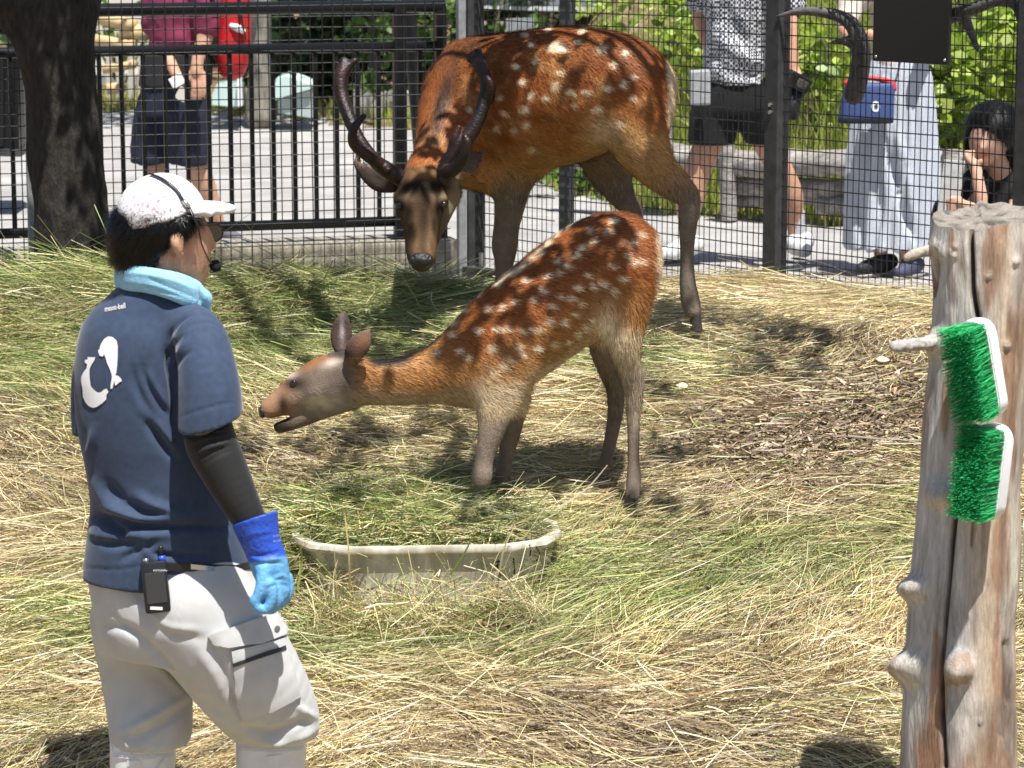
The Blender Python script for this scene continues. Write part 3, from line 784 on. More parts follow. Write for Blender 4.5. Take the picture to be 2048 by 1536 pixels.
dors = np.abs(y - back - 4 + nz * 6); C = lerp(C, DARK * 1.6, sstep(17, 6, dors) * sstep(720, 745, x) * sstep(925, 880, x)); C = lerp(C, np.array([.09, .04, .02]), sstep(11, 3, dors) * sstep(880, 930, x) * sstep(1300, 1200, x) * .7)
cs = [(745, 90), (685, 130), (640, 165), (590, 205), (550, 245), (515, 285), (480, 310), (445, 340), (415, 365), (380, 385), (345, 405), (320, 430), (240, 470), (180, 500), (170, 545), (125, 605), (115, 655), (45, 735), (840, 140), (815, 190), (755, 230), (735, 185), (700, 260), (675, 295), (965, 200), (930, 235), (910, 295), (930, 325), (970, 320), (840, 345), (885, 400), (850, 455), (590, 320), (635, 345), (595, 375), (545, 390), (445, 410), (730, 385), (755, 435), (685, 440), (800, 420), (525, 455), (605, 480), (655, 490), (570, 525), (480, 495), (400, 505), (340, 530), (275, 540), (700, 515), (675, 560), (750, 590), (620, 595), (555, 595), (480, 630), (515, 630), (430, 635), (360, 625), (320, 630), (230, 635), (295, 715, 10), (500, 715), (430, 740), (415, 710), (345, 795), (370, 765), (305, 825), (185, 755), (720, 625), (680, 655), (640, 690), (580, 700), (150, 725)]
C = spots_on(C, p, [(850 + a[0] / 2.26, 380 + a[1] / 2.26, *a[2:]) for a in cs], 7.4, 3)
C = contrast(C, 1.25, .95, .2, np.ones(len(V))); C = contrast(C, 1.5, .9, .2, np.clip(hd, 0, 1)); C = np.clip(C * (1 + nz2 * .45)[:, None], 0, 1)  # second contrast pass darkens the head colour to stand in for shade
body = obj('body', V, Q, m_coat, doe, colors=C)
def flow_d(P, N):
    q = px(P); d = np.tile(np.array([.85, .1, -.35]), (len(P), 1))
    lg = (sstep(800, 850, q[:, 1]) * (q[:, 0] > 900))[:, None]; d = d * (1 - lg) + np.array([.05, 0, -1]) * lg
    th = (sstep(560, 640, q[:, 1]) * (q[:, 0] > 1190))[:, None]; d = d * (1 - th) + np.array([.1, 0, -1]) * th
    return d
def len_d(P):
    q = px(P); return np.where((q[:, 0] < 700) | ((q[:, 0] < 748) & (q[:, 1] < 716)), .006, np.where((q[:, 1] > 830) & (q[:, 0] > 930), .008, .023))
msk = np.where((x < 560) & (y > 800), .05, 1.0) * np.where(ears, .5, 1)
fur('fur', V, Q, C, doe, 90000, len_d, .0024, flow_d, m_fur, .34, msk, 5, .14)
eyeball(W(588, 768, 8.4665), .0135, doe)
ff = Field(W(522, 826, 8.48) - .03, W(522, 826, 8.48) + .03, .0025); ff.ell(W(525, 823, 8.48), (.012, .022, .021)); v_, q_ = ff.mesh(1); obj('nose', v_, q_, m_nose, doe)
def hoof(top, length, lean, r, parent):
    top = np.asarray(top)
    for s in (-1, 1):
        c = top + np.array([lean * .5, s * r * .48, -length * .5]); b = np.array([lean, s * r * .5, -length])
        ff = Field(top - .07, top + .07, .003); ff.chain([top + np.array([0, s * r * .4, .008]), top + b * np.array([1.6, 1, 1])], [r * .72, r * .92], .75, .004); ff.cut(top + np.array([0, 0, -length]), (0, 0, -1)); ff.cut(top + np.array([0, 0, .012]), (0, 0, 1))
        v, q = ff.mesh(1); obj('hoof', v, q, m_hoof, parent)
for (hx, hy, hY, ln) in ((949, 1070, 8.48, -.012), (996, 1046, 8.71, -.012), (1264, 992, 8.61, -.006), (1189, 986, 8.82, -.012)):
    t_ = W(hx, hy, hY); hoof(t_, max(.02, t_[2] - gz(t_[0], t_[1]) - .004), ln, .021, doe)

# ------------------------------------------------------------------ the stag
f = Field((-.66, 9.55, .12), (.78, 11.1, 1.62), .0066)
LC([(1268, 168, 10.12, 62), (1222, 170, 10.16, 105), (1150, 187, 10.24, 133), (1072, 200, 10.34, 140), (1002, 217, 10.43, 143), (955, 245, 10.48, 118)], [.85, .85, .9, .9, .8, .75], .04)
LC([(955, 190, 10.46, 112), (907, 225, 10.38, 72), (886, 285, 10.26, 56), (868, 332, 10.17, 45)], [.75, .8, .85, .9], .05)
LC([(985, 300, 10.42, 75), (945, 335, 10.34, 44), (915, 330, 10.28, 44)], .85, .05)
LC([(858, 345, 10.14, 46), (848, 372, 10.08, 50), (842, 402, 10.04, 50), (842, 440, 10.00, 39), (842, 480, 9.97, 32), (843, 508, 9.955, 30), (843, 522, 9.95, 22)], [1, 1, .95, .9, .9, .9, .9], .03)
LC([(880, 385, 10.16, 42), (865, 430, 10.10, 36), (852, 480, 10.03, 26), (846, 515, 9.99, 18)], .9, .03)
for xx in (801, 884): LC([(xx, 397, 10.015, 14), (xx + (842 - xx) * .25, 404, 9.995, 12)], .8, .02)
LC([(797, 410, 9.985, 6)], 1, .012, op='sub'); LC([(889, 410, 9.985, 6)], 1, .012, op='sub')
ear([(790, 372, 10.13, 14), (758, 362, 10.14, 22), (730, 343, 10.15, 15), (707, 322, 10.16, 4)], .38, [(760, 362, 10.118, 10), (730, 343, 10.128, 7)], .6)
ear([(895, 352, 10.15, 16), (928, 334, 10.17, 20), (950, 316, 10.18, 11), (968, 302, 10.19, 3)], .38, [(922, 336, 10.145, 9), (948, 318, 10.158, 5)], .6)
LC([(1012, 310, 10.36, 75), (1021, 380, 10.36, 38), (1014, 440, 10.37, 26), (1007, 490, 10.37, 24), (1006, 520, 10.37, 17), (1004, 552, 10.37, 14), (1003, 580, 10.37, 16), (999, 598, 10.36, 14)], [.55, .65, .75, .85, .9, .9, .95, 1], .05)
LC([(1010, 310, 10.62, 60), (1022, 390, 10.64, 34), (1016, 450, 10.65, 24), (1012, 500, 10.65, 22), (1010, 545, 10.65, 13), (1008, 570, 10.65, 15), (1004, 584, 10.65, 14)], [.55, .65, .8, .9, .9, .95, 1], .05)
LC([(1262, 190, 10.08, 92), (1272, 262, 10.04, 66), (1306, 328, 10.02, 44), (1348, 372, 10.02, 29), (1376, 400, 10.02, 21), (1376, 445, 10.02, 19), (1374, 505, 10.02, 14), (1375, 560, 10.02, 16), (1380, 598, 10.02, 19), (1386, 622, 10.01, 17)], [.6, .6, .65, .75, .8, .85, .9, .95, .95, 1], .06)
LC([(1352, 352, 10.02, 14), (1383, 384, 10.02, 11), (1384, 425, 10.02, 10)], .8, .025)
LC([(1215, 255, 10.34, 72), (1212, 325, 10.37, 48), (1242, 388, 10.38, 28), (1266, 425, 10.38, 20), (1270, 470, 10.38, 16), (1266, 540, 10.37, 13), (1266, 575, 10.37, 16), (1262, 588, 10.36, 14)], [.6, .65, .75, .8, .85, .9, .95, 1], .05)
LC([(1318, 150, 10.1, 14), (1327, 190, 10.1, 14), (1326, 235, 10.1, 9), (1322, 255, 10.1, 3)], .8, .025)
V, Q = f.mesh(2); p = px(V); N = normals(V, Q); x, y = p[:, 0], p[:, 1]
base_s = W(1190, 630, 10.3); stag = thing('deer', 'antlered red-brown stag lowering his head towards the hay heap', 'deer', (base_s[0], base_s[1], gz(base_s[0], base_s[1])))
back = np.interp(x, [830, 850, 880, 910, 960, 1060, 1130, 1200, 1250, 1290, 1330], [240, 180, 130, 92, 75, 58, 50, 55, 75, 110, 200])
belly = np.interp(x, [830, 940, 1060, 1130, 1190, 1260, 1330], [380, 378, 345, 335, 300, 300, 300]); h = (y - back) / (belly - back)
nz = noise3(V, 9, 3) - .5; nz2 = noise3(V, 34, 2) - .5
C = np.tile(RED * np.array([1, .95, .95]), (len(V), 1)); C = lerp(C, np.array([.20, .062, .017]), sstep(.8, .1, h + nz * .7) * .75)
C = lerp(C, TAN, sstep(.55, .95, h + nz * .5) * sstep(940, 1050, x)); C = lerp(C, np.array([.40, .22, .08]), sstep(.7, 1.0, h + nz * .3) * .8)
C = lerp(C, np.array([.42, .21, .075]), sstep(.53, .66, noise3(V * np.array([1, 1, 1.6]) + 7, 13, 3)) * .6 * sstep(.05, .3, h)); C = lerp(C, DARK * 2, blob(p, 882, 215, 16, 90, .30) * .92 * sstep(330, 280, y)); C = lerp(C, np.array([.09, .045, .02]), blob(p, 930, 100, 60, 14, -.5) * .8)  # first the golden mottles: sunlit patches put into the coat colour
C = lerp(C, PALE, blob(p, 1200, 270, 30, 34) * .9); C = lerp(C, np.array([.42, .25, .10]), blob(p, 1250, 300, 50, 50) * .8)
legs = sstep(330, 400, y + nz * 40) * (x > 980); C = lerp(C, GREY * .95, legs)
C = lerp(C, np.array([.17, .13, .105]), (V[:, 1] > 10.25) * (y > 290) * (x > 1130) * .8)  # greyer far hind leg: shading painted into the coat
C = lerp(C, np.array([.36, .2, .085]), blob(p, 1300, 335, 26, 60, -.7) * .7); C = lerp(C, CREAM * 1.1, sstep(1329, 1337, x + nz * 6) * (y < 250) * .75)
fc = (V[:, 1] < 10.2) * sstep(930, 900, x) * (y > 335)
C = lerp(C, np.array([.17, .10, .055]), fc); C = lerp(C, np.array([.33, .20, .10]), fc * np.clip(blob(p, 832, 485, 12, 45) + blob(p, 862, 490, 12, 45), 0, 1) * .85); C = lerp(C, np.array([.045, .026, .018]), fc * blob(p, 845, 374, 75, 15) * .95)
C = lerp(C, np.array([.11, .062, .036]), fc * (blob(p, 845, 440, 10, 45) + .6 * blob(p, 822, 450, 5, 30, .1) + .6 * blob(p, 868, 450, 5, 30, -.1)) * .8); C = lerp(C, np.array([.55, .40, .24]), fc * (blob(p, 806, 395, 16, 9) + blob(p, 880, 393, 17, 9)) * .5)
C = lerp(C, np.array([.06, .035, .025]), fc * np.clip(blob(p, 800, 413, 17, 8, .5) + blob(p, 886, 413, 17, 8, -.5), 0, 1) * .97); C = lerp(C, np.array([.36, .17, .06]), fc * blob(p, 850, 345, 40, 14) * .7)
C = lerp(C, np.array([.38, .33, .20]), blob(p, 905, 400, 16, 70, .25) * (V[:, 1] > 10.02) * .6)
ears_s = ((x < 788) & (y < 390) & (y > 310)) | ((x > 905) & (x < 972) & (y > 298) & (y < 345) & (V[:, 1] < 10.22)); C[ears_s] = lerp(C[ears_s], np.array([.13, .10, .085]), np.full(ears_s.sum(), .9))
cs = [(1300, 240, 11), (1330, 247, 8), (1540, 250, 9), (1200, 310), (1180, 230), (1270, 150), (1150, 180), (1650, 430), (1570, 450), (1700, 390), (1180, 490, 8), (1300, 440, 8), (1400, 540), (1520, 560, 9), (1140, 560, 8), (1000, 660), (1090, 670), (1150, 640, 8), (1630, 640), (1020, 500), (1180, 770), (1440, 160), (1350, 255), (1420, 215), (1600, 330), (1660, 270), (1250, 500), (1330, 370), (1100, 340), (1130, 420), (1380, 470), (1460, 470), (1040, 580), (1700, 500), (860, 560, 7)]
C = spots_on(C, p, [(600 + a[0] / 2.56, a[1] / 2.56, *a[2:]) for a in cs], 6.6, 9, 1.5)
C = contrast(C, 1.2, 1.0, .2, np.ones(len(V))); C = contrast(C, 1.6, .75, .2, fc); C = np.clip(C * (1 + nz2 * .5)[:, None], 0, 1)  # face pass also darkens, so shade on the face is in its colour
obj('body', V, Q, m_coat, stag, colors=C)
def flow_s(P, N):
    q = px(P); d = np.tile(np.array([.8, -.4, -.45]), (len(P), 1))
    lg = (sstep(320, 380, q[:, 1]) * (q[:, 0] > 970))[:, None]; d = d * (1 - lg) + np.array([.1, 0, -1]) * lg
    nk = sstep(960, 880, q[:, 0])[:, None]; d = d * (1 - nk) + np.array([.2, .3, .5]) * nk
    fcx = ((P[:, 1] < 10.15) & (q[:, 1] > 335) & (q[:, 0] < 920))[:, None]; return np.where(fcx, np.array([0, .1, 1.0]), d)
def len_s(P):
    q = px(P); return np.where((P[:, 1] < 10.15) & (q[:, 1] > 340) & (q[:, 0] < 920), .007, np.where((q[:, 1] > 400) & (q[:, 0] > 970), .009, .023))
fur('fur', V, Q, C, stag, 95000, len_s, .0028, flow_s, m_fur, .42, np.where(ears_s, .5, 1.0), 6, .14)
for ex in (797, 890): eyeball(W(ex + (3 if ex < 840 else -3), 410, 9.996), .0165, stag, .9)
ff = Field(W(843, 520, 9.94) - .06, W(843, 520, 9.94) + .06, .003); ff.ell(W(843, 521, 9.915), (.042, .028, .030)); ff.ell(W(826, 515, 9.892), (.007, .01, .006), op='sub', k=.003); ff.ell(W(860, 515, 9.892), (.007, .01, .006), op='sub', k=.003)
v_, q_ = ff.mesh(1); obj('nose', v_, q_, m_nose, stag)
for (hx, hy, hY, ln) in ((998, 600, 10.36, -.01), (1003, 586, 10.65, -.01), (1390, 624, 10.01, .006), (1261, 590, 10.36, -.01)):
    t_ = W(hx, hy, hY); hoof(t_, max(.022, t_[2] - gz(t_[0], t_[1]) - .004), ln, .025, stag)
def antler(parts, lo, hi, parent):
    ff = Field(lo, hi, .0045)
    for rows in parts:
        P, r = limb(rows); ff.chain(P, r, 1.0, .012)
    v, q = ff.mesh(4); v = v + normals(v, q) * ((noise3(v, 25, 2) - .5) * .003)[:, None]
    return obj('antler', v, q, m_velvet, parent)
A = W(690, 370, 9.8); B = W(840, 80, 10.4)
antler([[(818, 368, 10.08, 17), (795, 352, 10.06, 17), (757, 328, 10.04, 14), (722, 285, 10.05, 13), (700, 240, 10.08, 13), (684, 195, 10.12, 14), (682, 155, 10.15, 14), (688, 122, 10.17, 9)],
        [(684, 150, 10.15, 11), (700, 130, 10.16, 9), (710, 122, 10.16, 7)], [(770, 335, 10.04, 13), (735, 312, 9.99, 12), (707, 288, 9.96, 10), (706, 262, 9.95, 9), (716, 245, 9.95, 8), (728, 232, 9.95, 6)], [(822, 374, 10.07, 20)], [(773, 332, 10.03, 8), (775, 340, 10.0, 7)]], np.minimum(A, B) - .06, np.maximum(A, B) + .06, stag)
A = W(850, 380, 9.8); B = W(1000, 60, 10.4)
antler([[(873, 362, 10.08, 19), (890, 338, 10.07, 19), (920, 295, 10.06, 17), (948, 255, 10.07, 15), (968, 205, 10.09, 13), (972, 165, 10.12, 13), (962, 130, 10.15, 13), (955, 105, 10.17, 9)],
        [(960, 140, 10.15, 10), (948, 124, 10.16, 8), (939, 118, 10.16, 7)], [(980, 200, 10.08, 10), (982, 170, 10.06, 9), (974, 155, 10.06, 7)], [(880, 352, 10.05, 15), (905, 340, 10.0, 14), (926, 315, 9.97, 12), (934, 288, 9.96, 10), (930, 274, 9.96, 6)],
        [(905, 312, 10.06, 12), (908, 280, 10.05, 9), (918, 254, 10.05, 5)], [(872, 366, 10.06, 23)], [(886, 360, 10.03, 15)]], np.minimum(A, B) - .06, np.maximum(A, B) + .06, stag)
# ================================================================== the keeper
m_skin = mat('skin', (.52, .29, .19), .55, var=.12, vscale=20, spec=.35, bump=.1, bscale=200)
m_hair = mat('black hair', (.006, .006, .006), .5, spec=.2)
m_shirt = mat('navy cotton', (.034, .054, .100), .85, var=.14, vscale=25, bump=.12, bscale=700, sheen=.25)
m_trs = mat('pale grey cotton', (.50, .50, .49), .85, var=.07, vscale=7, bump=.12, bscale=500, sheen=.15)
m_boot = mat('white rubber', (.70, .70, .72), .4, spec=.5, var=.06, vscale=12)
m_sleeve = mat('black stretch fabric', (.012, .012, .012), .75, bump=.15, bscale=500, sheen=.2)
m_towel = mat('light blue fleece', (.30, .60, .80), .95, var=.1, vscale=30, bump=.35, bscale=350, sheen=.4)
m_cap = mat('white cap cotton', (.78, .76, .77), .8, bump=.12, bscale=300)
m_glove = mat('blue rubber glove', (.05, .15, .6), .5, attr='col', spec=.4, bump=.35, bscale=90)
m_plastic = mat('black plastic', (.012, .012, .013), .35, spec=.5)
m_white = mat('white print', (.80, .80, .80), .6)
m_chrome = mat('chrome', (.7, .7, .72), .2, metal=.9)
m_lens = mat('tinted lens', (.10, .09, .07), .08, spec=.8)
YK = 6.7
kf = W(430, 1800, YK); keeper = thing('person', 'person in navy T-shirt, white cap and blue gloves standing with back turned', 'person', (kf[0], kf[1], gz(kf[0], kf[1])))
def PL(rows, dY=0.0): return limb(rows, None, dY)
def box_of(x0, y0, x1, y1, Y0, Y1):
    c = np.array([W(a, b, Y) for a in (x0, x1) for b in (y0, y1) for Y in (Y0, Y1)]); return c.min(0), c.max(0)
def lrows(rows, Y, rd, ):
    """(y, xl, xr, [depth px]) -> loft rows"""
    out = []
    for r in rows:
        y, a, b = r[:3]; d = r[3] if len(r) > 3 else rd; yy = r[4] if len(r) > 4 else Y; s = mpp(y, yy)
        out.append((W((a + b) / 2, y, yy)[2], W((a + b) / 2, y, yy)[0], yy, (b - a) / 2 * s, d * s))
    return out
# --- body: one skin surface from head to feet, mostly under the clothes
lo, hi = box_of(120, 330, 660, 1830, 6.25, 7.1); bz = gz(kf[0], kf[1])
f = Field(lo, hi, .0066)
def KC(rows, q=1.0, k=.02, op='add', **kw):
    P, r = PL(rows); f.chain(P, r, q, k, op, **kw)
s0 = mpp(450, YK)
f.ell(W(322, 448, 6.69), np.array([80, 74, 86]) * s0)
f.ell(W(370, 490, 6.70), np.array([52, 58, 72]) * s0, k=.03)
KC([(340, 520, 6.68, 46), (380, 545, 6.70, 30), (396, 555, 6.71, 17)], 1.1, .03)
KC([(414, 462, 6.74, 8), (424, 492, 6.76, 9)], 1, .012); KC([(404, 520, 6.745, 9), (412, 533, 6.75, 7)], 1.4, .01)
KC([(322, 500, 6.68, 56), (320, 590, 6.69, 54), (318, 640, 6.70, 66)], .95, .03)
KC([(312, 680, 6.71, 90), (312, 760, 6.71, 105), (318, 900, 6.71, 100), (330, 1050, 6.71, 100), (340, 1150, 6.71, 105)], .7, .04)
KC([(372, 690, 6.62, 30), (408, 770, 6.54, 36), (420, 840, 6.51, 42), (424, 862, 6.505, 42), (430, 890, 6.50, 36), (460, 950, 6.49, 32), (505, 1050, 6.48, 24), (535, 1120, 6.47, 20)], 1, .02)
KC([(215, 690, 6.82, 28), (200, 780, 6.86, 28), (212, 880, 6.88, 28), (250, 980, 6.88, 26)], 1, .03)
KC([(385, 1190, 6.66, 80), (470, 1340, 6.67, 74), (540, 1460, 6.71, 54), (545, 1640, 6.71, 42), (545, 1770, 6.71, 30)], 1, .04)
KC([(280, 1190, 6.80, 80), (292, 1340, 6.80, 70), (292, 1470, 6.76, 54), (286, 1640, 6.75, 42), (286, 1770, 6.75, 30)], 1, .04)
P_, r_ = PL([(352, 466, 6.612, 8), (349, 478, 6.600, 11), (353, 493, 6.597, 10), (360, 509, 6.604, 8)]); f.chain(P_, r_, 1, .006)
P_, r_ = PL([(358, 466, 6.606, 5), (364, 478, 6.602, 5), (362, 496, 6.602, 4)]); f.chain(P_, r_, 1, .006)
V, Q = f.mesh(2); obj('body', V, Q, m_skin, keeper)
# --- shirt
lo, hi = box_of(110, 545, 520, 1175, 6.32, 7.0)
f = Field(lo, hi, .0052)
f.loft(lrows([(556, 248, 394, 76), (576, 232, 406, 84), (597, 210, 418, 92), (622, 182, 424, 98), (660, 160, 432, 112), (720, 150, 440, 120), (800, 150, 448, 122), (870, 158, 452, 118), (940, 172, 458, 114), (1000, 180, 470, 114), (1040, 178, 480, 118), (1090, 172, 492, 122), (1130, 168, 502, 124), (1156, 166, 506, 126)], 6.70, 118), k=.0)
f2 = Field(lo, hi, .0052)
P_, r_ = PL([(372, 648, 6.62, 46), (398, 672, 6.57, 52), (413, 730, 6.53, 58), (420, 790, 6.51, 63), (424, 880, 6.50, 68)]); f2.chain(P_, r_, 1, .0)
a, b = W(354, 862, 6.5), W(488, 826, 6.5); n_ = np.cross(b - a, np.array([0, 1.0, .15])); n_ = n_ if n_[2] < 0 else -n_; f2.cut((a + b) / 2, n_)
P_, r_ = PL([(426, 834, 6.50, 49), (432, 905, 6.495, 53)]); f2.chain(P_, r_, 1, .002, op='sub')
f._mix((slice(None),) * 3, f2.F, .028)
f2 = Field(lo, hi, .0052)
P_, r_ = PL([(215, 665, 6.79, 50), (190, 740, 6.84, 44), (186, 800, 6.87, 43), (190, 890, 6.88, 44)]); f2.chain(P_, r_, 1, .0); f2.cut(W(190, 868, 6.88), (0, 0, -1)); f._mix((slice(None),) * 3, f2.F, .02)
V, Q = f.mesh(2)
o5 = lambda L: [(160 + a / 3.747, 840 + b / 3.747) for a, b in L]; o4 = lambda L: [(130 + a / 4.389, 500 + b / 4.389) for a, b in L]
FL = [(o5([(60, 720), (250, 730), (450, 790), (700, 795), (1100, 800)]), -.013, 9), (o5([(150, 640), (300, 700), (500, 745), (830, 750)]), .011, 12), (o5([(120, 740), (220, 780), (320, 850), (260, 880)]), -.012, 9), (o5([(120, 900), (260, 930), (420, 900)]), -.012, 9),
      (o5([(60, 820), (200, 900), (420, 870), (700, 860)]), .007, 10), (o5([(520, 1000), (700, 1020), (950, 1010)]), -.007, 6), (o5([(480, 0), (580, 120), (720, 300)]), -.009, 10), (o5([(560, 0), (650, 120), (730, 240)]), .008, 8), (o5([(200, 480), (260, 560), (330, 620)]), -.008, 12),
      (o5([(330, 620), (450, 690), (600, 700)]), -.010, 8), (o5([(420, 560), (560, 640), (780, 700)]), .009, 10), (o5([(20, 300), (80, 200), (110, 60)]), .006, 8), (o5([(60, 420), (200, 600), (420, 720)]), .008, 12), (o5([(300, 1050), (450, 970), (540, 920)]), -.007, 8), (o5([(540, 870), (480, 960), (560, 1030)]), .006, 8),
      (o4([(900, 860), (905, 1000), (940, 1200), (960, 1500)]), -.015, 7), (o4([(905, 830), (930, 730), (1010, 620), (1130, 560)]), -.006, 5), (o4([(680, 980), (700, 1100), (820, 1330), (930, 1500)]), -.006, 8), (o4([(600, 1050), (640, 1230), (760, 1450)]), -.006, 8), (o4([(720, 1050), (780, 1200), (900, 1380)]), .006, 7), (o4([(940, 1000), (1000, 900), (1080, 800)]), .005, 5),
      (o4([(920, 940), (960, 840), (1040, 740)]), -.005, 4), (o4([(935, 1080), (1020, 960), (1100, 880)]), -.004, 4), (o4([(400, 405), (600, 395), (760, 360), (860, 355), (1000, 430)]), -.0025, 2.2), (o4([(1010, 1470), (1200, 1400), (1400, 1350), (1530, 1345)]), -.003, 2.2), (o4([(1060, 700), (1170, 645), (1280, 640), (1370, 690)]), -.003, 2.4), (o5([(35, 1110), (260, 1120), (480, 1090)]), -.003, 2.5)]
V = folds(V, Q, [(a, b * (1.5 if abs(b) > .0035 else 1), c) for a, b, c in FL]); V = V + normals(V, Q) * ((noise3(V, 9, 2) - .5) * .006)[:, None]; V = relax(V, Q, 1)
shirt = obj('shirt', V, Q, m_shirt, keeper); T_shirt = bvh(V, Q)
# seal print on the back and the lettering
o3 = lambda L: [(a / 2.954, 480 + b / 2.954) for a, b in L]
patch('seal_print', o4([(350, 780), (385, 760), (420, 765), (455, 795), (466, 840), (466, 920), (462, 1000), (455, 1070), (446, 1098), (470, 1104), (495, 1128), (502, 1150), (480, 1160), (455, 1185), (443, 1188), (436, 1150), (430, 1175), (420, 1215), (404, 1218), (404, 1180), (415, 1120), (412, 1090), (395, 1040), (372, 990), (362, 950), (348, 915), (338, 935), (310, 930), (298, 900), (296, 880), (308, 870), (318, 830)]), T_shirt, m_white, shirt, 3, .0022)
patch('seal_print', o4([(205, 940), (272, 942), (262, 970), (240, 1005), (222, 1040), (220, 1090), (224, 1140), (232, 1195), (262, 1228), (290, 1250), (320, 1248), (345, 1225), (370, 1215), (385, 1245), (368, 1270), (366, 1310), (330, 1345), (280, 1378), (250, 1384), (215, 1370), (185, 1335), (165, 1290), (160, 1220), (148, 1150), (150, 1110), (170, 1070), (195, 1040), (200, 1005), (180, 985), (182, 965), (205, 960)]), T_shirt, m_white, shirt, 3, .0022)
def lettering(name, text, origin, xdir, size, tree, m, parent, off=.002, shear=0.0, ydir=None, bold=.0):
    cu = bpy.data.curves.new('txt', 'FONT'); cu.body = text; cu.size = 1.0; cu.shear = shear; cu.offset = bold
    to = bpy.data.objects.new('txt', cu); COL.objects.link(to); dg = bpy.context.evaluated_depsgraph_get()
    me = bpy.data.meshes.new_from_object(to.evaluated_get(dg)); V = np.array([v.co[:2] for v in me.vertices]); F = [tuple(p.vertices) for p in me.polygons]
    bpy.data.objects.remove(to); bpy.data.curves.remove(cu); bpy.data.meshes.remove(me)
    if len(V) == 0: return
    wd = V[:, 0].max() - V[:, 0].min(); xd = np.asarray(xdir, float); yd = np.array([xd[1], -xd[0]]) / np.linalg.norm(xd) if ydir is None else np.asarray(ydir)
    P = np.asarray(origin) + (V[:, :1] - V[:, 0].min()) / wd * xd + V[:, 1:] * size * yd
    S = [on_surface(tree, *p, off) for p in P]
    F = [q for q in F if all(S[i] is not None for i in q)]
    if any(s is None for s in S): print('TEXT OFF SURFACE', text, sum(s is None for s in S), len(S))
    if not F: return
    us = sorted({i for q in F for i in q}); mp = {u: i for i, u in enumerate(us)}; S = [S[u] for u in us]; F = [tuple(mp[i] for i in q) for q in F]
    return obj(name, np.array(S), F, m, parent, False)
lettering('lettering', 'mont-bell', (211, 624), (42, -8), 15, T_shirt, mat('pale print', (.62, .60, .58), .6), shirt, shear=.18, bold=.012)
# --- trousers
lo, hi = box_of(130, 1090, 680, 1530, 6.3, 7.15)
f = Field(lo, hi, .0055)
f.loft(lrows([(1105, 176, 498, 116), (1150, 174, 506, 122), (1200, 182, 520, 130), (1250, 194, 538, 132), (1300, 210, 545, 120)], 6.71, 122), k=.0)
for rows, cutp in (([(390, 1215, 6.65, 120), (448, 1290, 6.65, 116), (508, 1375, 6.67, 106), (550, 1435, 6.70, 88), (552, 1462, 6.71, 80), (545, 1520, 6.71, 66)], (545, 1470, 6.71)), ([(278, 1235, 6.81, 98), (290, 1340, 6.81, 90), (299, 1420, 6.78, 87), (299, 1462, 6.76, 82), (288, 1525, 6.75, 64)], (288, 1484, 6.75))):
    f2 = Field(lo, hi, .0055); P_, r_ = PL(rows); f2.chain(P_, r_, .95, 0); f2.cut(W(*cutp), (0, 0, -1)); f._mix((slice(None),) * 3, f2.F, .035)
V, Q = f.mesh(2); V = np.array(V)
o6 = lambda L: [(100 + a / 2.032, 780 + b / 2.032) for a, b in L]
FT = [(o6([(330, 760), (400, 900), (480, 970), (620, 1010)]), -.008, 12), (o6([(370, 870), (470, 960), (600, 980)]), .009, 9), (o6([(200, 960), (330, 980), (480, 1130), (600, 1300)]), -.010, 9), (o6([(430, 1100), (540, 1230), (700, 1340), (780, 1400)]), .008, 9), (o6([(560, 1240), (400, 1340), (290, 1390)]), .010, 9), (o6([(560, 1280), (430, 1380), (320, 1420)]), -.010, 9),
      (o6([(300, 1390), (320, 1460)]), .008, 5), (o6([(480, 1380), (420, 1450)]), -.007, 8), (o6([(780, 1370), (900, 1400), (1060, 1330)]), -.012, 9), (o6([(800, 1400), (950, 1440), (1080, 1380)]), .010, 8), (o6([(1000, 1280), (1050, 1320), (1090, 1330)]), .009, 8), (o6([(560, 800), (530, 880), (510, 960)]), -.003, 3), (o6([(780, 1440), (900, 1470), (1020, 1420)]), -.012, 7),
      (o6([(650, 1000), (690, 1080), (740, 1240), (780, 1330)]), -.006, 8), (o6([(240, 770), (250, 900), (330, 1000)]), -.004, 5), (o6([(600, 1050), (680, 1180), (700, 1300)]), .006, 12)]
V = folds(V, Q, [(a, b * 1.25, c) for a, b, c in FT]); V = V + normals(V, Q) * ((noise3(V, 7, 2) - .5) * .010)[:, None]; V = relax(V, Q, 1)
trs = obj('trousers', V, Q, m_trs, keeper); T_trs = bvh(V, Q)
def slab(name, poly, tree, th, m, parent, step=5.0, base=-.003):
    """a sewn-on patch with a real thickness"""
    o = patch(name, poly, tree, m, parent, step, th); me = o.data
    bm = bmesh.new(); bm.from_mesh(me); be = [e for e in bm.edges if e.is_boundary]
    r = bmesh.ops.extrude_edge_only(bm, edges=be); vs = [g for g in r['geom'] if isinstance(g, bmesh.types.BMVert)]
    for v in vs:
        d = (Vector(v.co) + Vector(_off(parent)) - EYE).normalized(); v.co += d * (th - base) * 1.3
    bm.to_mesh(me); bm.free(); return smooth_by_angle(o, 50)
pk = slab('cargo_pocket', o6([(735, 1060), (945, 1010), (960, 1070), (1005, 1245), (900, 1300), (785, 1335), (760, 1230)]), T_trs, .012, m_trs, trs)
slab('pocket_flap', o6([(640, 992), (760, 955), (920, 905), (948, 930), (940, 1000), (850, 1030), (720, 1044), (665, 1025)]), T_trs, .017, m_trs, trs)
slab('zip', o6([(738, 1104), (836, 1072), (938, 1042), (942, 1058), (838, 1090), (742, 1118)]), T_trs, .015, mat('dark zip', (.03, .03, .03), .5), trs, 3)
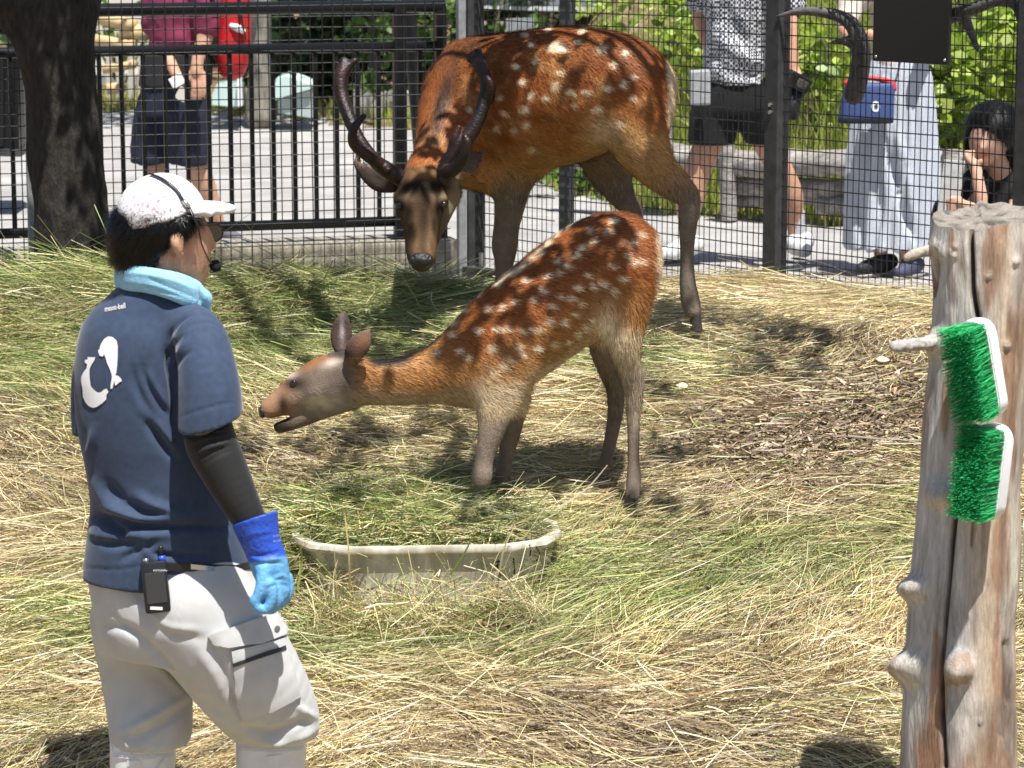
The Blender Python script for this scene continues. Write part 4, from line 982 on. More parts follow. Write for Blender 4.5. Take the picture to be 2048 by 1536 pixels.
slab('button', [(542 + 5 * math.cos(a), 1261 + 5.5 * math.sin(a)) for a in np.linspace(0, 6.28, 12)[:-1]], T_trs, .0195, mat('grey button', (.12, .12, .12), .4), trs, 3)
slab('belt', [(300, 1124), (400, 1127), (470, 1130), (500, 1122), (500, 1138), (470, 1146), (400, 1143), (300, 1140)], T_shirt, .004, m_plastic, trs, 5)
slab('belt_clip', [(380, 1127), (425, 1132), (425, 1141), (380, 1137)], T_shirt, .010, m_chrome, trs, 4)
for nm, tx, y0 in (('boot', 0, 0), ('boot', 1, 0)):
    pass
# --- boots
for i, (bx, by, bY, br) in enumerate(((543, 1464, 6.71, 71), (286, 1478, 6.75, 66))):
    t = W(bx, by, bY); s = mpp(by, bY); g0 = gz(t[0], t[1]) + .01
    f = Field(t - np.array([.16, .2, t[2] - g0 + .03]), t + np.array([.28, .22, .03]), .005); H = t[2] - g0
    f.loft([(t[2], t[0], t[1], br * s, br * s * .95), (t[2] - .1, t[0] - .004, t[1], br * s * .96, br * s * .92), (t[2] - .22, t[0] - .012, t[1], br * s * .8, br * s * .8), (g0 + .09, t[0] - .01, t[1], .058, .055), (g0 + .03, t[0] - .005, t[1], .06, .05)], k=.01)
    f.chain([(t[0] - .02, t[1], g0 + .05), (t[0] + .10, t[1] + .04, g0 + .045), (t[0] + .19, t[1] + .08, g0 + .035)], [.052, .05, .042], .9, .04); f.cut((0, 0, g0), (0, 0, -1))
    f.loft([(t[2] + .02, t[0], t[1], br * s * .93, br * s * .88), (t[2] - .012, t[0], t[1], br * s * .93, br * s * .88)], k=.002, op='sub')
    V, Q = f.mesh(1); bo = obj('boot', V, Q, m_boot, keeper); tb_ = bvh(V, Q)
    for dy_ in (30, 34):
        slab('rim_line', [(bx - br * .9, by + dy_), (bx, by + dy_ + 4), (bx + br * .9, by + dy_), (bx + br * .9, by + dy_ + 2.5), (bx, by + dy_ + 6.5), (bx - br * .9, by + dy_ + 2.5)], tb_, .003, m_boot, bo, 6)
    q0 = -18 if i == 0 else 30
    if i == 0:
        slab('emblem', [(bx - 10, by + 48), (bx + 20, by + 44), (bx + 21, by + 54), (bx - 9, by + 58)], tb_, .004, m_boot, bo, 4)
    else:
        slab('emblem', [(bx - 30, by + 42), (bx - 5, by + 42), (bx - 5, by + 54), (bx - 30, by + 54)], tb_, .004, m_boot, bo, 4)
        slab('ridge', [(bx + 24, by + 60), (bx + 40, by + 38), (bx + 43, by + 38), (bx + 27, by + 60)], tb_, .004, m_boot, bo, 4)
# --- black arm sleeves
lo, hi = box_of(130, 820, 560, 1090, 6.3, 7.05)
f = Field(lo, hi, .0045); KC([(416, 858, 6.50, 50), (424, 890, 6.50, 52), (448, 940, 6.495, 48), (478, 1000, 6.485, 40), (505, 1050, 6.48, 32)], 1, .0)
a, b = W(366, 872, 6.5), W(468, 838, 6.5); n_ = np.cross(b - a, np.array([0, 1.0, .1])); n_ = -n_ if n_[2] < 0 else n_; f.cut((a + b) / 2, n_)
V, Q = f.mesh(1); o7 = lambda L: [(340 + a / 3.34, 780 + b / 3.34) for a, b in L]
V = folds(V, Q, [(o7([(140, 330), (230, 290), (350, 290)]), -.005, 3.2), (o7([(130, 360), (240, 320), (380, 310)]), .005, 3), (o7([(150, 390), (250, 350), (390, 330)]), -.005, 3.2), (o7([(170, 430), (280, 380), (400, 350)]), .004, 3), (o7([(200, 460), (300, 410), (410, 370)]), -.005, 3.5), (o7([(220, 500), (330, 430), (420, 400)]), -.003, 4)])
obj('arm_sleeve', V, Q, m_sleeve, keeper)
f = Field(lo, hi, .0055); KC([(196, 866, 6.88, 36), (203, 930, 6.88, 32), (238, 990, 6.88, 30), (300, 1050, 6.9, 26)], 1, 0); V, Q = f.mesh(1); obj('arm_sleeve', V, Q, m_sleeve, keeper)
# --- gloves
lo, hi = box_of(440, 1000, 620, 1240, 6.32, 6.62); f = Field(lo, hi, .0034)
KC([(506, 1020, 6.475, 49), (512, 1050, 6.475, 45), (524, 1090, 6.472, 38), (536, 1125, 6.47, 33)], .9, 0)
a, b = W(463, 1052, 6.47), W(557, 1020, 6.47); n_ = np.cross(b - a, np.array([0, 1.0, -.25])); n_ = -n_ if n_[2] < 0 else n_; f.cut((a + b) / 2, n_)
KC([(505, 1005, 6.475, 45), (512, 1060, 6.475, 39)], .9, .002, op='sub')
KC([(537, 1118, 6.47, 32), (545, 1150, 6.468, 34), (551, 1180, 6.465, 30)], [.8, .75, .75], .02)
for xk, yk, yy in ((578, 1168, 6.495), (568, 1176, 6.468), (557, 1182, 6.445), (545, 1182, 6.425)):
    KC([(xk - 4, yk - 12, yy, 12.5), (xk - 1, yk + 14, yy - .004, 10.8), (xk - 12, yk + 36, yy - .006, 10.2), (xk - 30, yk + 33, yy - .008, 9.5), (xk - 36, yk + 20, yy - .008, 8.5)], 1, .003)
KC([(535, 1180, 6.445, 20), (548, 1198, 6.445, 18)], 1, .01)
KC([(528, 1140, 6.44, 16), (524, 1170, 6.425, 13), (517, 1190, 6.42, 11.5), (508, 1203, 6.42, 8.5)], 1, .01)
V, Q = f.mesh(2); p = px(V)
V = folds(V, Q, [(o7([(520, 1090), (600, 1110), (740, 1080)]), -.004, 4), (o7([(540, 1120), (640, 1140), (760, 1120)]), .004, 4), (o7([(570, 1170), (660, 1150), (760, 1160)]), -.003, 3), (o7([(480, 1000), (560, 960), (680, 940)]), .002, 5), (o7([(640, 1330), (720, 1300), (800, 1310)]), -.003, 3), (o7([(650, 1290), (740, 1240), (790, 1260)]), .003, 4)])
lt = sstep(-6, 4, p[:, 1] - (1127 - (p[:, 0] - 505) * .22)); ins = np.zeros(len(V))
C = lerp(np.tile([.025, .085, .50], (len(V), 1)), np.array([.13, .36, .62]), lt); C = lerp(C, np.array([.10, .30, .55]), ((p[:, 1] < 1033) & (V[:, 1] > 6.49)) * 1.0)
glove = obj('glove', V, Q, m_glove, keeper, colors=C); tg = bvh(V, Q)
lettering('lettering', 'RUBBER', (546, 1075), (17, -3), 7, tg, mat('glove print', (.25, .38, .75), .5), glove, .0012); lettering('lettering', 'No.660', (546, 1085), (17, -3), 7, tg, mat('glove print', (.25, .38, .75), .5), glove, .0012)
f = Field(*box_of(240, 1000, 380, 1130, 6.8, 7.02), .005); KC([(285, 1040, 6.9, 34), (310, 1065, 6.9, 30), (335, 1085, 6.9, 30)], .8, 0)
for j in range(4): KC([(335, 1075 + j * 8, 6.87 + j * .018, 12), (352, 1085 + j * 6, 6.87 + j * .018, 11), (350, 1100 + j * 3, 6.87 + j * .018, 9)], 1, .004)
KC([(315, 1090, 6.85, 13), (335, 1105, 6.84, 10)], 1, .006); V, Q = f.mesh(1); obj('glove', V, Q, m_glove, keeper, colors=np.tile([.05, .16, .55], (len(V), 1)))
# --- neck fleece
lo, hi = box_of(200, 500, 440, 650, 6.42, 6.95); f = Field(lo, hi, .0042)
ring = [(240, 556, 6.69, 12), (260, 556, 6.622, 12), (305, 562, 6.592, 12), (350, 573, 6.588, 13), (386, 588, 6.612, 13), (396, 592, 6.65, 12), (380, 582, 6.74, 12), (320, 560, 6.775, 12), (260, 554, 6.755, 12), (240, 556, 6.69, 12)]
P_, r_ = PL(ring); f.chain(P_, r_, 2.25, .0, depth=(0, 0, 1)); KC([(396, 588, 6.63, 15), (411, 594, 6.635, 13), (413, 612, 6.64, 9), (410, 622, 6.64, 5)], 1, .008)
V, Q = f.mesh(2); V = folds(V, Q, [([(235, 545), (290, 548), (350, 562), (400, 585)], .004, 5), ([(240, 570), (300, 578), (370, 596)], -.003, 4), ([(300, 560), (340, 575), (400, 600)], -.003, 3), ([(398, 580), (402, 600), (396, 612)], -.006, 4)])
obj('neck_fleece', V, Q, m_towel, keeper)
# --- hair
lo, hi = box_of(190, 330, 450, 580, 6.4, 6.95); f = Field(lo, hi, .0045)
f.ell(W(316, 452, 6.69), np.array([88, 84, 82]) * s0); f.ell(W(280, 480, 6.69), np.array([56, 70, 58]) * s0, k=.03); f.ell(W(290, 512, 6.68), np.array([60, 64, 27]) * s0, k=.02); f.ell(W(262, 452, 6.67), np.array([38, 50, 36]) * s0, k=.02)
KC([(372, 450, 6.63, 28), (384, 470, 6.64, 16), (388, 488, 6.65, 7)], .7, .015)
f.ell(W(356, 494, 6.60), np.array([17, 40, 30]) * s0, op='sub', k=.01); f.ell(W(412, 505, 6.66), np.array([38, 110, 60]) * s0, op='sub', k=.01); f.ell(W(378, 540, 6.66), np.array([42, 110, 48]) * s0, op='sub', k=.01)
V, Q = f.mesh(1); V = V + normals(V, Q) * ((noise3(V * np.array([1, 1, .4]), 38, 2) - .5) * .012)[:, None]
hr = obj('hair', V, Q, m_hair, keeper)
def flow_h(P, N): k = (noise3(P, 30, 2) - .5)[:, None]; return np.array([-.45, .05, -.75]) + k * np.array([2.2, 0, 1.2])
hp = px(V); fur('hair_strands', V, Q, np.tile([.010, .009, .009], (len(V), 1)), keeper, 16000, .034, .0015, flow_h, mat('hair strand', (.007, .0065, .0065), .3, spec=.3), .5, (hp[:, 1] > 415).astype(float), 8, .4)
# --- cap
lo, hi = box_of(210, 325, 500, 480, 6.4, 7.0); f = Field(lo, hi, .0042)
f.ell(W(326, 437, 6.69), np.array([88, 88, 91]) * s0); f.ell(W(300, 425, 6.69), np.array([62, 84, 62]) * s0, k=.02)
a, b = W(262, 462, 6.6), W(396, 424, 6.6); n_ = np.cross(b - a, np.array([0, 1.0, .12])); n_ = -n_ if n_[2] > 0 else n_; f.cut(a, n_)
f.ell(W(238, 462, 6.69), np.array([34, 75, 36]) * s0, op='sub', k=.004)
V, Q = f.mesh(1); V = folds(V, Q, [([(330, 347), (352, 380), (372, 420)], -.002, 2.5), ([(262, 452), (330, 430), (385, 408)], -.0018, 2)]); p = px(V)
sp = noise3(V, 330, 1); dens_ = blob(p, 290, 405, 40, 32) * .9 + .16
C = lerp(np.tile([.76, .74, .75], (len(V), 1)), np.array([.30, .16, .22]), sstep(.80 - .30 * dens_, .88 - .22 * dens_, sp)); C = lerp(C, np.array([.66, .56, .62]), blob(p, 285, 405, 44, 30) * .5 * noise3(V, 60, 2))
cap = obj('cap', V, Q, mat('speckled cap', (.8, .8, .8), .8, attr='col', bump=.12, bscale=300), keeper, colors=C); tc_ = bvh(V, Q)
f = Field(*box_of(350, 380, 500, 460, 6.5, 6.95), .003)
for k_ in range(9):
    u = (k_ - 4) / 4; Yb = 6.72 + u * .085; dr_ = 9 * u * u; ln_ = 76 * math.sqrt(max(.05, 1 - (u * .92) ** 2))
    P_, r_ = PL([(386, 415 + dr_, Yb, 12), (388 + ln_ * .55, 413 + dr_, Yb + .012, 10), (388 + ln_, 417 + dr_, Yb + .02, 7.5)]); f.chain(P_, r_, 1.6, .012)
V, Q = f.mesh(3); obj('brim', V, Q, m_cap, cap)
# --- headset, microphone, glasses
hs = [on_surface(tc_, *q, .006) for q in [(300, 352), (318, 358), (336, 369), (352, 385), (365, 402), (376, 417)]] + [W(388, 436, 6.60), W(397, 456, 6.615)]
hs = [h for h in hs if h is not None]; mb = MB(); mb.tube(catmull(hs, 4), .0042, 8, flat=.6); hd_ = mb.obj('headset_band', m_plastic, keeper, True)
MB().tube([hs[-4], hs[-3]], .0058, 8).obj('adjuster', m_chrome, hd_, True)
MB().tube(catmull([W(397, 456, 6.615), W(404, 490, 6.63), W(418, 520, 6.68), W(428, 531, 6.715)], 4), .0018, 6).obj('boom', m_plastic, hd_, True)
f = Field(W(430, 532, 6.72) - .03, W(430, 532, 6.72) + .03, .0025); f.ell(W(431, 532, 6.72), (.0142, .0142, .0148)); V, Q = f.mesh(1); V = V + normals(V, Q) * ((noise3(V, 300, 1) - .5) * .002)[:, None]; obj('microphone', V, Q, mat('foam', (.012, .012, .012), .95), hd_)
gl = MB(); lensc = W(428, 466, 6.775); cir = [lensc + np.array([.020 * math.cos(a), .012 * math.cos(a), .022 * math.sin(a)]) for a in np.linspace(0, 2 * math.pi, 21)]
gl.tube(cir, .0018, 6); gl.tube([W(362, 458, 6.605), W(400, 452, 6.64), W(436, 448, 6.78)], .002, 6); go = gl.obj('glasses', mat('brown frame', (.06, .035, .02), .3), keeper, True)
obj('lens', np.array([lensc] + cir[:-1]), [(0, i + 1, (i + 1) % 20 + 1) for i in range(20)], m_lens, go)
# --- two-way radio on the belt
rc = on_surface(T_trs, 318, 1175, .016); rd = thing('two_way_radio', 'black two-way radio clipped to the belt of the pale trousers', 'radio', rc + np.array([0, 0, -.066]))
sR = mpp(1170, rc[1]); R_ = Ry(math.radians(-6)) @ Rx(math.radians(-8)) @ Rz(math.radians(8))
bd = MB().box(rc, (52 * sR, .026, 104 * sR), R_, bevel=.006); bo = bd.obj('casing', m_plastic, rd); smooth_by_angle(bo)
MB().box(rc + R_ @ np.array([0, -.0135, -.002]), (40 * sR, .003, 62 * sR), R_, bevel=.001).obj('grille', mat('speaker cloth', (.03, .03, .03), .7), bo)
at_ = R_ @ np.array([18 * sR, 0, 52 * sR]) + rc; ad_ = R_ @ np.array([0, 0, 1.0])
MB().tube([at_ - ad_ * .004, at_ + ad_ * .010], .0085, 10).obj('blue_ring', mat('blue ring', (.03, .08, .5), .4), rd, True)
MB().tube([at_ + ad_ * .008, at_ + ad_ * .03, at_ + ad_ * .034], [.0065, .0062, .004], 10).obj('aerial', m_plastic, rd, True)
MB().tube([rc + R_ @ np.array([-14 * sR, 0, 51 * sR]), rc + R_ @ np.array([-14 * sR, 0, 58 * sR])], .007, 10).obj('knob', m_chrome, rd, True)
tr_ = bvh(np.concatenate(bd.v), bd.f)
lettering('lettering', 'MOTOROLA', (307, 1143), (29, -1), 5.5, tr_, mat('radio print', (.75, .75, .75), .5), bo, .001)
patch('emblem', [(301, 1213), (325, 1214), (325, 1220), (300, 1219)], tr_, mat('radio print', (.75, .75, .75), .5), bo, 4, .001)
# ================================================================== things in the pen
# ---- weathered stump post with brushes
YS = 6.6
LE = np.array([(436, 1868), (470, 1862), (600, 1866), (700, 1860), (800, 1851), (900, 1843), (960, 1838), (1100, 1826), (1250, 1816), (1400, 1808), (1536, 1802), (1800, 1788), (1880, 1780)])
RE = np.array([(436, 2064), (600, 2062), (800, 2054), (960, 2044), (1050, 2040), (1100, 2037), (1250, 2026), (1400, 2029), (1536, 2036), (1800, 2050), (1880, 2056)])
st_n, st_h = 200, 230
ys_ = np.linspace(440, 1850, st_h); TH = np.linspace(0, 2 * math.pi, st_n, endpoint=False)
Yv, Tv = np.meshgrid(ys_, TH, indexing='ij')
xl = np.interp(Yv, LE[:, 0], LE[:, 1]); xr = np.interp(Yv, RE[:, 0], RE[:, 1]); cxp = (xl + xr) / 2; rp = (xr - xl) / 2
Zw = np.array([yz(y, YS) for y in ys_])[:, None] + 0 * Tv; mp_ = np.array([mpp(y, YS) for y in ys_])[:, None]
R_s = rp * mp_; Xc_ = (cxp - CX) * mp_
dirn = np.stack([np.cos(Tv), np.sin(Tv), np.zeros_like(Tv)], -1); P0 = np.stack([Xc_ + R_s * np.cos(Tv), YS + R_s * np.sin(Tv) * .95, Zw], -1)
gr1 = noise3(P0 * np.array([1, 1, .12]), 60, 3) - .5; gr2 = noise3(P0 * np.array([1, 1, .35]), 12, 3) - .5
P0 = P0 + dirn * (gr1 * .006 + gr2 * .022)[..., None]
pp = px(P0.reshape(-1, 3)).reshape(P0.shape[:2] + (2,)); front = (np.sin(Tv) < .2)
cr = np.zeros(Tv.shape)
for L, w, a in (([(1940, 440), (1944, 520), (1946, 580), (1956, 640)], 4.5, .035), ([(1930, 860), (1920, 950), (1908, 1060), (1898, 1160), (1890, 1250), (1884, 1330), (1884, 1400), (1890, 1536)], 3.6, .03), ([(1948, 1040), (1944, 1090)], 3, .012), ([(1872, 500), (1868, 560), (1862, 590)], 6, .02), ([(2012, 1290), (2020, 1400)], 8, .008)):
    d_ = polydist(pp.reshape(-1, 2), catmull(L, 5) if len(L) > 2 else L).reshape(Tv.shape); cr = np.maximum(cr, np.exp(-(d_ / w) ** 2) * front * a)
P0 = P0 - dirn * cr[..., None]
chip = sstep(.10, .3, gr2) * sstep(1300, 1500, pp[..., 1]) * .012; P0 = P0 - dirn * chip[..., None]
kn = np.zeros(Tv.shape)
for kx, ky, kr, kh in ((1880, 986, 25, .034), (1916, 1335, 27, .040), (1907, 500, 7, .007), (1911, 482, 5, .005), (2032, 526, 8, .008), (1978, 548, 7, .006), (2014, 690, 8, .008), (2002, 991, 12, .012), (1960, 1442, 5, .005), (1868, 686, 26, .02), (1872, 500, 20, .014)):
    d_ = np.hypot(pp[..., 0] - kx, pp[..., 1] - ky); e_ = np.exp(-(d_ / kr) ** 2.6) * front; kn = np.maximum(kn, e_); P0 = P0 + (dirn * .6 + np.array([-.1, -.5, -.12])) * (e_ * kh)[..., None]
for kx, ky, kr, kh in ((1830, 1178, 22, .036), (1818, 1336, 28, .044)):
    d_ = np.hypot((pp[..., 0] - kx) * .8, pp[..., 1] - ky); e_ = np.exp(-(d_ / kr) ** 2.6) * (np.cos(Tv) < .2); kn = np.maximum(kn, e_); P0 = P0 + np.array([-1, -.1, .05]) * (e_ * kh)[..., None]
# uneven sawn top
topd = (noise3(P0 * np.array([1, 1, 0]), 30, 3) - .5) * .022 + .018 * np.sin(Tv) + .016 * sstep(-.1, .1, np.cos(Tv)); P0[..., 2] += topd * sstep(620, 440, Yv)
V = P0.reshape(-1, 3); kk = np.arange(st_h * st_n).reshape(st_h, st_n); nxt = np.roll(kk, -1, 1)
Q = np.stack([kk[:-1], kk[1:], nxt[1:], nxt[:-1]], -1).reshape(-1, 4)
p = px(V); g1 = gr1.ravel(); g2 = gr2.ravel(); big = noise3(V * np.array([1, 1, .25]), 7, 3)
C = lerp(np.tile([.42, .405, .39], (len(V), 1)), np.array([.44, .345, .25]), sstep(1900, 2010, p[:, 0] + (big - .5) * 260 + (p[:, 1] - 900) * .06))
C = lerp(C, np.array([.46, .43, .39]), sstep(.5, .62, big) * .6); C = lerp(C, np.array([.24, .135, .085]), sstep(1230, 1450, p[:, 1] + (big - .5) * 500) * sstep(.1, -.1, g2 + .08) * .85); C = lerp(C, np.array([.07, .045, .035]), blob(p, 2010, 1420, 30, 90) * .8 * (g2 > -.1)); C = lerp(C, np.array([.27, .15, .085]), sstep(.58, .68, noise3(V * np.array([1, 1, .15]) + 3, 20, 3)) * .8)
C = lerp(C, np.array([.05, .035, .028]), np.clip(cr.ravel() / .02, 0, 1) * .8); C = lerp(C, np.array([.50, .44, .37]), kn.ravel() * .7); C = C * (1 + g1 * 1.1)[:, None] * (.75 + .5 * noise3(V * np.array([1, 1, .3]), 28, 2))[:, None]
stump = thing('stump', 'weathered grey tree stump post with knots and a long crack', 'stump', (*W(1940, 1500, YS)[:2], gz(*W(1940, 1500, YS)[:2])))
m_wood = mat('weathered wood', (.4, .35, .3), .85, attr='col', bump=.5, bscale=60, stretch=(3, 3, .4), var=.18, vscale=30)
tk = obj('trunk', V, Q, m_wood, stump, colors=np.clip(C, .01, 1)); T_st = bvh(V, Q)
# top disc
tv = P0[0]; c0 = tv.mean(0); rings = [tv]; 
for s_ in (.85, .65, .45, .25, .08):
    r2 = c0 + (tv - c0) * s_; r2[:, 2] = tv[:, 2] * s_ + c0[2] * (1 - s_) - .006 * (s_ < .9) + (noise3(r2 * np.array([1, 1, 0]), 60, 3) - .5) * .02; rings.append(r2)
tvv = np.concatenate(rings); F = [(a * st_n + i, a * st_n + (i + 1) % st_n, (a + 1) * st_n + (i + 1) % st_n, (a + 1) * st_n + i) for a in range(5) for i in range(st_n)] + [tuple(5 * st_n + i for i in range(st_n))]
rr_ = np.linalg.norm((tvv - c0)[:, :2], axis=1); tcol = np.array([.26, .225, .19]) * (.7 + .5 * noise3(tvv, 60, 2) + .12 * np.sin(rr_ * 420))[:, None]; tcol = lerp(tcol, np.array([.05, .04, .035]), sstep(.62, .72, noise3(tvv + 4, 35, 2)) * .8)
obj('sawn_top', tvv, F, m_wood, stump, colors=np.clip(tcol, .01, 1))
def knob(name, rows, col, k=.01):
    P, r = limb(rows); ff = Field(P.min(0) - r.max() - .02, P.max(0) + r.max() + .02, .003); ff.chain(P, r, 1, k)
    v, q = ff.mesh(1); v = v + normals(v, q) * ((noise3(v, 70, 2) - .5) * .007)[:, None]
    return obj(name, v, q, m_wood, stump, colors=np.clip(np.array(col) * (.8 + .45 * noise3(v, 90, 2))[:, None], 0, 1))
knob('branch_stub', [(1880, 498, 6.60, 17), (1850, 503, 6.59, 11), (1815, 513, 6.58, 9)], (.42, .35, .29)); knob('branch_stub', [(1878, 685, 6.56, 19), (1852, 687, 6.55, 14), (1822, 690, 6.54, 12), (1792, 693, 6.53, 12), (1790, 693, 6.53, 9)], (.40, .37, .34))
# ---- brushes
m_br_w = mat('white plastic', (.80, .80, .80), .4, spec=.5, var=.04, vscale=20); m_br_g = mat('green bristle', (.02, .28, .07), .5, attr='col', trans=.12)
def brush(A, B, Yp, nrm, w, ln, th, label, seed):
    A, B = W(*A, Yp), W(*B, Yp); ax = B - A; L = np.linalg.norm(ax); ax /= L; n = np.asarray(nrm, float); n -= ax * (n @ ax); n /= np.linalg.norm(n); s = np.cross(ax, n)
    th_ = thing('brush', label, 'brush', B); R = np.column_stack([ax, s, n]); g = np.random.default_rng(seed)
    bm = bmesh.new(); bmesh.ops.create_cube(bm, size=1.0); bmesh.ops.scale(bm, vec=(L, w, th), verts=bm.verts)
    ed = [e for e in bm.edges if abs((e.verts[0].co - e.verts[1].co).z) > th * .9]; bmesh.ops.bevel(bm, geom=ed, offset=w * .42, segments=6, affect='EDGES', profile=.5); bmesh.ops.bevel(bm, geom=[e for e in bm.edges if abs(e.verts[0].co.z - e.verts[1].co.z) < 1e-6 and e.calc_face_angle(0) > 1], offset=.003, segments=2, affect='EDGES')
    bm.verts.index_update(); v = np.array([q.co[:] for q in bm.verts]) @ R.T + (A + B) / 2; F = [[q.index for q in f_.verts] for f_ in bm.faces]; bm.free()
    smooth_by_angle(obj('back', v, F, m_br_w, th_)); nv = []; nf = []; cc = []; c0 = 0
    for u in np.linspace(-.45, .45, 17):
        for t in np.linspace(-.42, .42, 7):
            for k in range(26):
                o = (A + B) / 2 + ax * (u * L + g.normal(0, .0022)) + s * (t * w + g.normal(0, .0022)) + n * th * .45
                d = n + ax * (u * .10 + g.normal(0, .06)) + s * (t * .25 + g.normal(0, .07)); d /= np.linalg.norm(d); l_ = ln * g.uniform(.88, 1.06); wv = np.cross(d, g.normal(size=3)); wv /= np.linalg.norm(wv); wv *= .0007
                m_ = o + d * l_ * .6; e = o + d * l_ + ax * g.normal(0, .002) + s * g.normal(0, .002)
                nv += [o - wv, o + wv, m_ + wv, m_ - wv, e + wv * .6, e - wv * .6]; nf += [(c0, c0 + 1, c0 + 2, c0 + 3), (c0 + 3, c0 + 2, c0 + 4, c0 + 5)]; c0 += 6
                cc += [np.array([.04, .50, .16]) * g.uniform(.65, 1.3)] * 6
    b = obj('bristles', np.array(nv), np.array(nf), m_br_g, th_, True, colors=np.array(cc), kind='stuff'); return th_
brush((1950, 638), (1982, 832), 6.43, (-.74, -.67, 0), .090, .070, .034, 'green bristled brush with white back, upper one on the stump post', 61)
brush((1992, 848), (1970, 1036), 6.43, (-.74, -.67, 0), .090, .070, .034, 'green bristled brush with white back, lower one on the stump post', 62)
brush((2062, 1030), (2060, 1205), 6.62, (.85, -.3, 0), .072, .062, .026, 'white backed brush on the right-hand flank of the stump post', 63)
# ---- tubs
m_tub = mat('cream plastic', (.62, .58, .48), .55, var=.22, vscale=5, col2=(.44, .39, .29), spec=.4, stretch=(2.5, 2.5, .8))
def tub(label, c, L, D, H, yaw, rc, group=None):
    """tapered feeding tub with rounded corners, rim and open top"""
    def ringpts(l, d, r, z):
        out = []
        for sx, sy, a0 in ((1, 1, 0), (-1, 1, 90), (-1, -1, 180), (1, -1, 270)):
            for a in np.linspace(a0 + 8, a0 + 82, 3): out.append((sx * (l / 2 - r) + r * math.cos(math.radians(a)), sy * (d / 2 - r) + r * math.sin(math.radians(a)), z))
        return np.array(out)
    pr = [(-.02, .012, 0), (0, 0, .004), (.03, .02, H * .5), (.055, .035, H - .024), (.085, .065, H - .022), (.092, .072, H - .012), (.085, .065, H), (.045, .025, H), (.02, .01, H * .6), (-.03, -.03, .02)]
    rs = [ringpts(L - .09 + a, D - .07 + b, rc, z) for a, b, z in pr]; n = len(rs[0]); V = np.concatenate(rs) @ Rz(yaw).T + np.asarray(c)
    F = [(a * n + i, a * n + (i + 1) % n, (a + 1) * n + (i + 1) % n, (a + 1) * n + i) for a in range(len(rs) - 1) for i in range(n)]
    F.append(tuple(range(n - 1, -1, -1))); F.append(tuple((len(rs) - 1) * n + i for i in range(n)))
    t = thing('feeding_tub', label, 'tub', c, group); o = obj('shell', V, F, m_tub, t); smooth_by_angle(o, 40); return t, V, F
tc1 = W(848, 1205, 8.05); tc1 = np.array([tc1[0], 8.27, gz(tc1[0], 8.15) - .012]); TH1 = yz(1100, 8.05) - tc1[2]
tub1, tv1, tf1 = tub('cream plastic feeding tub with black marker writing, hay spilling over it', tc1, .80, .47, TH1 + .012, .07, .19)
T_tub = bvh(tv1, [f_ for f_ in tf1 if len(f_) == 4])
m_ink = mat('black marker', (.02, .02, .02), .6)
def ink(strokes, w=3.0):
    for L in strokes:
        L = np.asarray(L, float); poly = []
        d = np.gradient(L, axis=0); n_ = np.stack([-d[:, 1], d[:, 0]], 1); n_ /= np.linalg.norm(n_, axis=1)[:, None] + 1e-9
        poly = np.vstack([L + n_ * w / 2, (L - n_ * w / 2)[::-1]])
        try: patch('marker_stroke', poly, T_tub, m_ink, tub1, 5, .001)
        except Exception as e: print('ink', e)
oc = lambda L: [(540 + a / 2.926, 900 + b / 2.926) for a, b in L]
ink([oc(l) for l in ([(1322, 655), (1350, 650)], [(1335, 640), (1332, 700)], [(1320, 680), (1338, 668)], [(1345, 665), (1358, 690)], [(1330, 735), (1362, 730)], [(1345, 715), (1340, 770)], [(1332, 750), (1358, 765)], [(1362, 745), (1350, 760)], [(1355, 790), (1356, 808)], [(1424, 632), (1432, 690), (1428, 728)], [(1458, 665), (1475, 660), (1488, 672)],
     [(1510, 520), (1525, 590), (1520, 620)], [(1555, 560), (1585, 620), (1550, 655)], [(1630, 600), (1655, 610), (1650, 640)], [(1200, 820), (1205, 880), (1215, 895)], [(1205, 825), (1220, 845), (1210, 870)])], 2.6)
tc2 = W(600, 640, 10.86); tc2 = np.array([tc2[0], 10.86, gz(tc2[0], 10.86) - .06])
tub2, tv2, tf2 = tub('cream plastic feeding tub buried in fresh hay beside the concrete wall', tc2, .46, .68, yz(579, 11.2) - tc2[2], -.05, .10)
heap('hay_heap', 3000, [(560, 1040), (600, 985), (720, 960), (860, 985), (900, 1020), (1060, 1045), (1090, 1072), (1000, 1085), (860, 1082), (760, 1090), (580, 1105)], 8.12, 8.55, .07, 71, .72, 'tangle of cut green hay filling the tub between the doe and the keeper', .12, .4, .22, .1, .8, zoff=.10)
heap('hay_wisps', 1700, [(590, 1090), (780, 1095), (1100, 1070), (1120, 1200), (900, 1215), (590, 1210)], 7.84, 8.02, .16, 72, .35, 'thin hay stalks hanging down the front of the cream tub', .1, .32, .7, .1, .8)
heap('hay_tuft', 900, [(900, 1030), (1010, 1015), (1100, 1025), (1090, 1065), (1000, 1078), (900, 1070)], 8.15, 8.36, .05, 73, .6, 'dark matted tuft of hay at the back rim of the cream tub', .06, .2, .25, .1, .5, zoff=.12)
